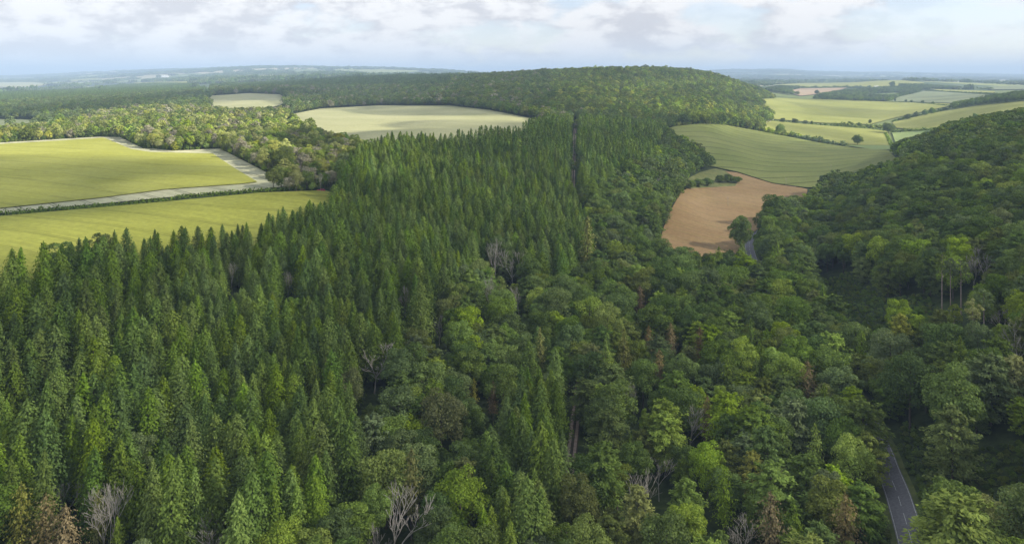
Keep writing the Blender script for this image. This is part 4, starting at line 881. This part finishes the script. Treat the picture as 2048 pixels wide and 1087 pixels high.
# ---------------------------------------------------------------- field trees, bushes and hedges as things
FT = [(1715, 268.5, 17, (R_, 1), 'leaf_mid', 1.15, 'lone round oak in the light green strip below the valley meadow'),
 (1777, 246, 19, (R_, 0), 'leaf_mid', 1.2, 'big spreading tree at the meeting of the valley hedges'), (1560, 247, 17, (R_, 1), 'leaf_mid', 1.2, 'big round tree in the hedge above the green hill field'),
 (1950, 227, 8, (R_, 0), 'leaf_mid', 1.1, 'single round tree in front of the chalk path on the right hill field'), (1940, 231, 6, (R_, 2), 'leaf_dark', .9, 'small tree left of the round one on the right hill field'),
 (1717, 189, 22, (R_, 1), 'leaf_mid', 1.3, 'large round tree at the lower tip of the far valley wood'), (1634, 180, 16, (R_, 0), 'leaf_dark', 1.2, 'dark single tree standing in the far ploughed field'),
 (1785, 163, 26, (R_, 0), 'leaf_dark', 1.1, 'tree on the far yellow hill left of its summit'), (1790, 197, 10, (R_, 2), 'leaf_dark', 1.1, 'small round tree on the far hedge, first from the left'),
 (1812, 199, 8, (R_, 0), 'leaf_dark', 1.1, 'small round tree on the far hedge, second from the left'), (1823, 200, 8, (R_, 3), 'leaf_dark', 1.2, 'small round tree on the far hedge, third from the left'),
 (1845, 201, 9, (R_, 0), 'leaf_dark', 1.1, 'small round tree on the far hedge, fourth from the left'), (1866, 203, 7, (R_, 3), 'leaf_mid', 1.4, 'low wide tree on the far hedge near its right end'),
 (1744, 190, 7, (R_, 0), 'leaf_dark', 1.1, 'left of two tiny trees in the far bright meadow'), (1750, 190, 7, (R_, 2), 'leaf_dark', 1.1, 'right of two tiny trees in the far bright meadow'),
 (1565, 236, 9, (R_, 0), 'leaf_blue', 1.3, 'rounded hedge tree at the left end of the valley hedge'), (1590, 237, 10, (R_, 3), 'leaf_blue', 1.3, 'wide hedge tree in the middle of the valley hedge'),
 (1611, 240, 9, (R_, 1), 'leaf_blue', 1.3, 'domed hedge tree right of the middle of the valley hedge'), (1624, 241, 8, (R_, 2), 'leaf_mid', 1.0, 'narrow hedge tree beside the domed one'), (1641, 245, 6, (R_, 2), 'leaf_mid', 1.0, 'tiny hedge tree, left of the last two on the valley hedge'), (1651, 246, 6, (R_, 0), 'leaf_mid', 1.0, 'tiny hedge tree, last but one on the valley hedge'),
 (1700, 243, 10, (R_, 0), 'leaf_olive', 1.3, 'pale olive tree in the thicket left of the big hedge tree'), (1718, 244, 10, (R_, 1), 'leaf_blue', 1.3, 'dark domed tree in the thicket left of the big hedge tree'), (1740, 238, 10, (R_, 2), 'leaf_olive', 1.1, 'tall thin tree in the thicket left of the big hedge tree'),
 (1815, 228, 13, (R_, 0), 'leaf_blue', 1.1, 'left of the row of trees along the right hill field'), (1833, 222, 14, (R_, 1), 'leaf_blue', 1.0, 'middle of the row of trees along the right hill field'), (1850, 219, 14, (R_, 3), 'leaf_mid', 1.0, 'second from right in the tree row along the right hill field'), (1864, 215, 15, (R_, 0), 'leaf_mid', 1.0, 'rightmost in the tree row along the right hill field')]
for px, py, h, (s, k), lm, wd, lab in FT:
    s, k, wd = 'field', k % 3, wd*.9
    x, y = solve(px, py, h); tag(tree_thing('field_tree', s, k, lm, 'bark', x, y, h, wd, random.uniform(0, 6.28)), lab, 'tree', 'trees standing in the valley fields and hedges')
BU = [(1472, 355, 6, 'small round bush at the tip of the scrub wedge in the stubble field'), (1456, 350, 8, 'largest dark bush of the scrub wedge in the stubble field'), (1440, 352, 7, 'bush left of the largest in the scrub wedge'),
      (1415, 358, 7, 'leafy bush in the middle of the scrub wedge'), (1398, 360, 7, 'bush near the wood at the foot of the scrub wedge'), (1380, 362, 8, 'tall bush where the scrub wedge meets the wood')]
for px, py, h, lab in BU:
    x, y = solve(px, py, h); tag(tree_thing('bush', 'field', random.randrange(3), random.choice(['leaf_mid', 'leaf_dark']), 'bark', x, y, h+1.5, 1.7, random.uniform(0, 6)), lab, 'bush', 'bushes of the scrub wedge')
def hedge(pts, h, wd, m, lab, seed, bumpy=.35):
    rng = np.random.default_rng(seed); path = spline([hit(*p) for p in pts], 2.0); V = []; Nn = []; sz = []
    per = 26 if path[:, 1].mean() < 700 else 12
    for q, (x, y) in enumerate(path):
        hh = h*(1+bumpy*(.6*math.sin(q*.23+seed)+.5*math.sin(q*.61)+rng.normal()*.3)); hh = max(h*.5, hh)
        d = rot_axis(rng.normal(size=(per, 3))); d[:, 2] = abs(d[:, 2])
        p = d*np.array([wd*.5+.5, wd*.5+.5, hh])*rng.uniform(.6, 1.05, (per, 1)); p[:, 0] += x; p[:, 1] += y; p[:, 2] += z1(x, y)
        V.append(p); Nn.append(d+rng.normal(size=d.shape)*.4); sz += [max(.45, wd*.22 if per > 20 else wd*.38)]*per
    A, B = leaves(np.concatenate(V), np.concatenate(Nn), np.array(sz), rng, 1.4)
    o = link('hedge', mesh_np('hedge', A, B, [M[m]])); tag(o, lab, 'hedge', 'field hedges')
hedge([(-240, 447), (0, 430), (150, 418), (330, 402), (400, 392), (520, 384), (600, 378.5), (636, 377)], 2.6, 4.2, 'leaf_mid', 'long green hedge between the two left crop fields', 1, .2)
hedge([(1520, 262), (1545, 267), (1575, 271.5), (1600, 276)], 6, 8, 'leaf_bright', 'leafy hedge at the upper edge of the green hill field', 2)
hedge([(1583, 273), (1600, 276.5), (1640, 284), (1690, 293)], 6.5, 9, 'leaf_blue', 'dark rounded hedge running down towards the lone oak', 3, .45)
hedge([(1540, 242), (1600, 247), (1680, 254), (1770, 261)], 2.6, 4, 'leaf_dark', 'low clipped hedge across the valley meadow', 4, .2)
hedge([(1663, 252), (1700, 254), (1740, 256), (1768, 257)], 7, 9, 'leaf_olive', 'loose thicket beside the big hedge tree', 5, .4)
hedge([(1784, 266), (1820, 263.5), (1884, 259.5)], 6, 7, 'leaf_mid', 'hedge behind the small cool-green meadow', 6, .4)
hedge([(1771, 268), (1778, 282), (1786, 297)], 3, 6, 'leaf_mid', 'short hedge running down from the big tree beside the yellow strip', 7, .2)
hedge([(1700, 202), (1790, 205), (1850, 208.5), (1905, 213)], 3.5, 6, 'leaf_dark', 'straight dark hedge behind the widest valley field', 8, .2)
hedge([(1722, 197.5), (1790, 197.2)], 3, 5, 'leaf_dark', 'short dark hedge above the small pink field', 9, .2)
hedge([(1788, 244), (1812, 239), (1850, 230), (1895, 219)], 5, 8, 'leaf_dark', 'hedge along the top of the right hill field', 10, .4)
hedge([(1850, 183), (1900, 185.5), (1960, 189), (2010, 193.5)], 6, 9, 'leaf_dark', 'far hedge above the grey-green slope field', 11, .3)
hedge([(1600, 167.5), (1700, 166), (1760, 162.5)], 11, 14, 'leaf_dark', 'tree line along the crest of the far yellow field', 12, .6)
hedge([(1605, 177), (1680, 176), (1740, 176.5)], 9, 12, 'leaf_dark', 'bushy hedge between the far yellow and pink fields', 13, .5)
hedge([(1786, 298), (1840, 300), (1870, 296)], 4, 6, 'leaf_mid', 'low hedge at the foot of the cool-green meadow', 14, .3)

# ---------------------------------------------------------------- poles, mast, car, houses
def pole(px, py, h, lab):
    x, y = hit(px, py); r = tag(empty('utility_pole', (x, y, z1(x, y))), lab, 'utility pole', 'wooden poles in the fields')
    V, Fc = tube([((0, 0, -.5), (0, 0, h), .17, .12)], 8); link('post', mesh_np('post', V, Fc, [M['bark_dead']], smooth=True), r)
    V, Fc = tube([((-1.1, 0, h-.7), (1.1, 0, h-.7), .07, .07), ((-.55, 0, h-.7), (0, 0, h-1.5), .03, .03), ((.55, 0, h-.7), (0, 0, h-1.5), .03, .03)], 6); c = link('crossarm', mesh_np('crossarm', V, Fc, [M['bark_dead']]), r)
    V, Fc = tube([((s, 0, h-.65), (s, 0, h-.35), .06, .04) for s in (-.95, 0, .95)], 6); link('insulators', mesh_np('insulators', V, Fc, [M['paint']]), c)
pole(1456, 414, 9, 'thin wooden pole in the middle of the stubble field')
pole(1572, 375, 9.5, 'thin wooden pole at the lower edge of the green hill field')
pole(1662, 345, 9, 'thin wooden pole inside the green hill field beside the right wood')
pole(1668, 293, 8, 'thin wooden pole by the hedge near the lone oak')
x, y = hit(624, 141); x, y = x, y
r = tag(empty('radio_mast', (x, y, z1(x, y))), 'thin lattice mast on the far left horizon hill', 'mast')
V, Fc = tube([((a, b, 0), (a*.3, b*.3, 95), .5, .3) for a, b in ((-2, -2), (2, -2), (0, 2))]+[((-2*(1-h*.7/95), -2*(1-h*.7/95), h), (2*(1-h*.7/95), -2*(1-h*.7/95), h+6), .2, .2) for h in range(0, 90, 8)], 5)
link('lattice_tower', mesh_np('lattice_tower', V, Fc, [M['bark_dead']]), r)
def paint_mat(name, c, rough=.35, metal=0.0):
    m, nt, out = mat_new(name); p = N(nt, 'ShaderNodeBsdfPrincipled', i_Roughness=rough, i_Metallic=metal); p.inputs['Base Color'].default_value = (*c, 1); L(nt, p.outputs[0], out.inputs[0]); return m
M['car_red'] = paint_mat('car_red', (.42, .012, .022)); M['glass'] = paint_mat('glass', (.02, .025, .03), .08); M['tyre'] = paint_mat('tyre', (.02, .02, .02), .8)
M['white_wall'] = plain('white_wall', (.62, .60, .56), (.78, .76, .72), .3); M['roof_slate'] = plain('roof_slate', (.16, .13, .12), (.26, .21, .19), .6); M['lamp'] = paint_mat('lamp', (.8, .8, .75), .2)
def loft(secs):      # list of rings -> closed solid
    V = [p for s in secs for p in s]; k = len(secs[0]); Fc = []
    for i in range(len(secs)-1):
        for j in range(k): a = i*k+j; b = i*k+(j+1) % k; Fc.append([a, b, b+k, a+k])
    Fc.append(list(range(k))[::-1]); Fc.append([(len(secs)-1)*k+j for j in range(k)]); return V, Fc
def ring(x, w_, z0, z1_): return [(x, -w_, z0), (x, w_, z0), (x, w_*1.0, z0+(z1_-z0)*.6), (x, w_*.86, z1_), (x, -w_*.86, z1_), (x, -w_, z0+(z1_-z0)*.6)]
cx_, cy_ = hit(642, 383.5); car = tag(empty('parked_car', (cx_, cy_, z1(cx_, cy_)+.25), .12), 'red car parked in the gap between hedge end and spruces', 'car')
V, Fc = loft([ring(-2.5, .72, .45, .82), ring(-2.4, .9, .35, .98), ring(-.9, .95, .32, 1.05), ring(.9, .95, .32, 1.08), ring(2.2, .92, .34, 1.05), ring(2.45, .8, .45, .9)]); link('body', mesh_np('body', V, Fc, [M['car_red']]), car)
V, Fc = loft([[(-1.25, -.8, 1.03), (-1.25, .8, 1.03), (-.65, .66, 1.55), (-.65, -.66, 1.55)], [(2.2, -.8, 1.03), (2.2, .8, 1.03), (1.75, .66, 1.55), (1.75, -.66, 1.55)]]); wn = link('windows', mesh_np('windows', V, Fc, [M['glass']]), car)
V, Fc = loft([[(-.7, -.68, 1.54), (-.7, .68, 1.54), (-.6, .6, 1.63), (-.6, -.6, 1.63)], [(1.8, -.68, 1.54), (1.8, .68, 1.54), (1.7, .6, 1.63), (1.7, -.6, 1.63)]]); link('roof', mesh_np('roof', V, Fc, [M['car_red']]), car)
for sx in (-1.55, 1.5):
    for sy in (-.84, .84):
        V, Fc = tube([((sx, sy-.11, .33), (sx, sy+.11, .33), .34, .34)], 14); Fl = [list(f) for f in Fc]+[list(range(14))[::-1], list(range(14, 28))]; wh = link('wheel', mesh_np('wheel', V, Fl, [M['tyre']]), car)
        V, Fc = tube([((sx, sy-.12, .33), (sx, sy+.12, .33), .19, .19)], 10); Fl = [list(f) for f in Fc]+[list(range(10))[::-1], list(range(10, 20))]; link('rim', mesh_np('rim', V, Fl, [M['lamp']]), wh)
for sy in (-.6, .6):
    V, Fc = loft([ring(-2.56, .13, .66, .84), ring(-2.4, .15, .64, .86)]); V = [(a, b+sy, c) for a, b, c in V]; link('headlight', mesh_np('headlight', V, Fc, [M['lamp']]), car)
def house(px, py, l, wd, h, rz, lab, roofm='roof_slate', cat='house'):
    x, y = hit(px, py); r = tag(empty('farm_building', (x, y, z1(x, y)), rz), lab, cat, 'farm buildings far off'); a, b = l/2, wd/2; g = h+wd*.38
    V = [(-a, -b, -2), (a, -b, -2), (a, b, -2), (-a, b, -2), (-a, -b, h), (a, -b, h), (a, b, h), (-a, b, h), (-a, 0, g), (a, 0, g)]
    wl = link('wall', mesh_np('wall', V, [[0, 1, 5, 4], [2, 3, 7, 6], [1, 2, 6, 9, 5], [3, 0, 4, 8, 7]], [M['white_wall']]), r)
    e = .7; V = [(-a-e, -b-e, h-e*.7), (a+e, -b-e, h-e*.7), (a+e, 0, g+.1), (-a-e, 0, g+.1), (a+e, b+e, h-e*.7), (-a-e, b+e, h-e*.7)]; V += [(p[0], p[1], p[2]+.35) for p in V]
    link('roof', mesh_np('roof', V, [[0, 1, 2, 3], [3, 2, 4, 5], [7, 6, 9, 8], [8, 9, 11, 10], [0, 6, 7, 1], [4, 10, 11, 5], [1, 7, 8, 2], [2, 8, 10, 4], [3, 9, 6, 0], [5, 11, 9, 3]], [M[roofm]]), r)
    for q in np.linspace(-a*.7, a*.7, max(2, int(l/6))):
        V, Fc = loft([[(q-.8, -b-.05, h*.35), (q+.8, -b-.05, h*.35), (q+.8, -b-.05, h*.75), (q-.8, -b-.05, h*.75)], [(q-.8, -b+.05, h*.35), (q+.8, -b+.05, h*.35), (q+.8, -b+.05, h*.75), (q-.8, -b+.05, h*.75)]]); link('window', mesh_np('window', V, Fc, [M['glass']]), wl)
M['roof_white'] = plain('roof_white', (.6, .6, .6), (.75, .75, .75), .2)
house(1753, 177, 26, 12, 6, .5, 'white farm building at the upper edge of the far valley wood', 'roof_white')
house(1783, 179, 9, 8, 6, .1, 'small white cottage right of the white farm building')
house(330, 155, 60, 20, 9, .2, 'long pale farm shed near the left horizon', 'roof_white', 'barn')
house(425, 160, 40, 18, 8, -.2, 'pale farm building amid dark woods right of the long shed', 'roof_white', 'barn')
house(498, 159, 44, 18, 8, .1, 'pale farm building at the right end of the dark far wood', 'roof_white', 'barn')
house(137, 173, 22, 12, 7, .3, 'tiny pale house by the far left fields', 'roof_white')

# ---------------------------------------------------------------- cloud sheet added out of view, its holes shaped to place sun and shade
m, nt, out = mat_new('cloud'); at = N(nt, 'ShaderNodeAttribute', attribute_name='cloud_depth')
g = N(nt, 'ShaderNodeNewGeometry'); nz = N(nt, 'ShaderNodeTexNoise', i_Scale=.006, i_Detail=5.0); L(nt, g.outputs['Position'], nz.inputs['Vector'])
dn = math_n(nt, 'MULTIPLY', at.outputs['Fac'], math_n(nt, 'MULTIPLY_ADD', nz.outputs[0], 1.2, .4), clamp=True)
tr = N(nt, 'ShaderNodeBsdfTransparent'); tl = N(nt, 'ShaderNodeBsdfTranslucent'); tl.inputs[0].default_value = (.95, .95, .97, 1)
df = N(nt, 'ShaderNodeBsdfDiffuse'); df.inputs[0].default_value = (.95, .95, .97, 1); m1 = N(nt, 'ShaderNodeMixShader'); m1.inputs[0].default_value = .3
L(nt, tl.outputs[0], m1.inputs[1]); L(nt, df.outputs[0], m1.inputs[2]); m2 = N(nt, 'ShaderNodeMixShader'); L(nt, math_n(nt, 'MULTIPLY', dn, .74), m2.inputs[0])
L(nt, tr.outputs[0], m2.inputs[1]); L(nt, m1.outputs[0], m2.inputs[2]); L(nt, m2.outputs[0], out.inputs[0]); M['cloud'] = m
CH = 900.0; OX, OY = CH*SX/SZ, CH*SY/SZ
SUNNY = [([(-400, 290), (0, 285), (240, 275), (440, 300), (500, 333), (440, 337), (330, 326), (200, 311), (90, 306), (40, 322), (0, 328), (-400, 335)], 1.0),
         ([(40, 322), (90, 306), (200, 311), (330, 326), (440, 337), (400, 352), (250, 344), (140, 350), (60, 345)], .15),
         ([(130, 352), (250, 344), (400, 352), (440, 364), (330, 381), (230, 393), (120, 400), (85, 376)], 1.0),
         ([(-300, 425), (0, 416), (130, 410), (280, 398), (430, 388), (450, 408), (340, 436), (200, 456), (0, 478), (-300, 492)], 1.0),
         ([(-400, 240), (150, 236), (330, 205), (600, 214), (740, 272), (690, 320), (660, 372), (585, 374), (440, 300), (0, 288), (-400, 292)], 1.0),
         ([(400, 198), (560, 200), (590, 216), (420, 222)], 1.0), ([(560, 225), (700, 214), (780, 213), (850, 222), (1090, 236), (1060, 262), (850, 262), (780, 300), (700, 290)], 1.0),
         ([(1130, 175), (1250, 150), (1400, 150), (1500, 180), (1560, 200), (1560, 262), (1420, 250), (1330, 255), (1160, 205)], 1.0), ([(1520, 180), (2300, 160), (2300, 225), (1960, 245), (1890, 262), (1790, 292), (1700, 298), (1620, 282), (1520, 262)], 1.0)]
SW = [(np.array([hit(px, py, 2.0) for px, py in densify(p, 14)]), v) for p, v in SUNNY]
def sun_open(X, Y):
    r = np.zeros(X.shape)
    for p, v in SW: r = np.maximum(r, inpoly(X, Y, p)*v)
    return r
def smooth(A, n):
    for _ in range(n):
        B = A.copy(); B[1:-1, 1:-1] = (A[1:-1, 1:-1]*2+A[:-2, 1:-1]+A[2:, 1:-1]+A[1:-1, :-2]+A[1:-1, 2:])/6; A = B
    return A
st = 14.0; gx = np.arange(-1000, 1700, st); gy = np.arange(-300, 3300, st); GX, GY = np.meshgrid(gx, gy); GZ = 40.0
op = np.zeros(GX.shape)
SHADY = [np.array([hit(*p) for p in densify(q, 14)]) for q in ([(735, 222), (900, 218), (965, 228), (860, 234), (760, 231)], [(810, 254), (930, 241), (1010, 246), (870, 266)], [(1590, 227), (1740, 221), (1870, 221), (1790, 241), (1660, 236)], [(420, 194), (560, 192), (570, 200), (420, 204)])]
for dx in (-5, 5): op += sun_open((GX+dx).ravel(), GY.ravel()).reshape(GX.shape)*.5
for p in SHADY: op = np.where(inpoly(GX, GY, p), op*.25, op)
nzz = np.sin(GX*.011+1.5*np.sin(GY*.006))*np.sin(GY*.0073+1.1*np.sin(GX*.009))
fld = np.zeros(GX.shape, bool)
for f in _fx: fld |= inpoly(GX, GY, f)
base = np.where(fld & (GX < 0), 1.0, .50)+.12*nzz; base = smooth(base, 2)
den = np.clip(1.15*(1-smooth(op, 3))*base+.15*nzz*(op > 0), 0, 1)
far_patch = np.clip((GY-1150)/250, 0, 1); den = np.where(op < .5, den*(1-far_patch*.35*(nzz > -.1)), np.maximum(den, np.clip(nzz*1.6-.8, 0, .5)*(GY > 1000)))
ed = np.minimum(np.minimum(GX-gx[0], gx[-1]-GX), np.minimum(GY-gy[0], gy[-1]-GY)); den *= np.clip(ed/200, 0, 1)
def cloud_mesh():
    top = 12+70*den*(1+.35*np.sin(GX*.02)*np.sin(GY*.017)); bot = -6-14*den; n, mcol = GX.shape
    VX = (GX+OX).ravel(); VY = (GY+OY).ravel()
    V = np.vstack([np.stack([VX, VY, (GZ+CH+top).ravel()], 1), np.stack([VX, VY, (GZ+CH+bot).ravel()], 1)]); nn = n*mcol
    i, j = np.meshgrid(np.arange(n-1), np.arange(mcol-1), indexing='ij'); k = (i*mcol+j).ravel()
    keepf = (den[:-1, :-1]+den[1:, :-1]+den[:-1, 1:]+den[1:, 1:]).ravel() > .02; k = k[keepf]
    A = np.stack([k, k+1, k+mcol+1, k+mcol], 1); me = mesh_np('cloud', V, np.vstack([A, A[:, ::-1]+nn]), [M['cloud']], smooth=True)
    a = me.attributes.new('cloud_depth', 'FLOAT', 'POINT'); a.data.foreach_set('value', np.r_[den.ravel(), den.ravel()].astype(np.float32)); return me
tag(link('cloud', cloud_mesh()), kind='structure')

# ---------------------------------------------------------------- haze
b = 21900.0
V = [(-b, -700, -12), (b, -700, -12), (b, b, -12), (-b, b, -12)]; V += [(p[0], p[1], 330) for p in V]
hz = link('haze', mesh_np('haze', V, [[3, 2, 1, 0], [4, 5, 6, 7], [0, 1, 5, 4], [1, 2, 6, 5], [2, 3, 7, 6], [3, 0, 4, 7]], []))
m, nt, out = mat_new('haze'); pv = N(nt, 'ShaderNodeVolumePrincipled'); pv.inputs['Color'].default_value = (.56, .75, 1, 1); pv.inputs['Density'].default_value = 1.3e-4; pv.inputs['Anisotropy'].default_value = 0
L(nt, pv.outputs[0], out.inputs['Volume']); hz.data.materials.append(m); tag(hz, kind='stuff')
print('counts: spruce', len(near_spruce), 'leaf', len(near_leaf), 'leafstuff', len(leafstuff), 'clumps', len(cl), 'undergrowth', len(ug), 'farcon', len(far))
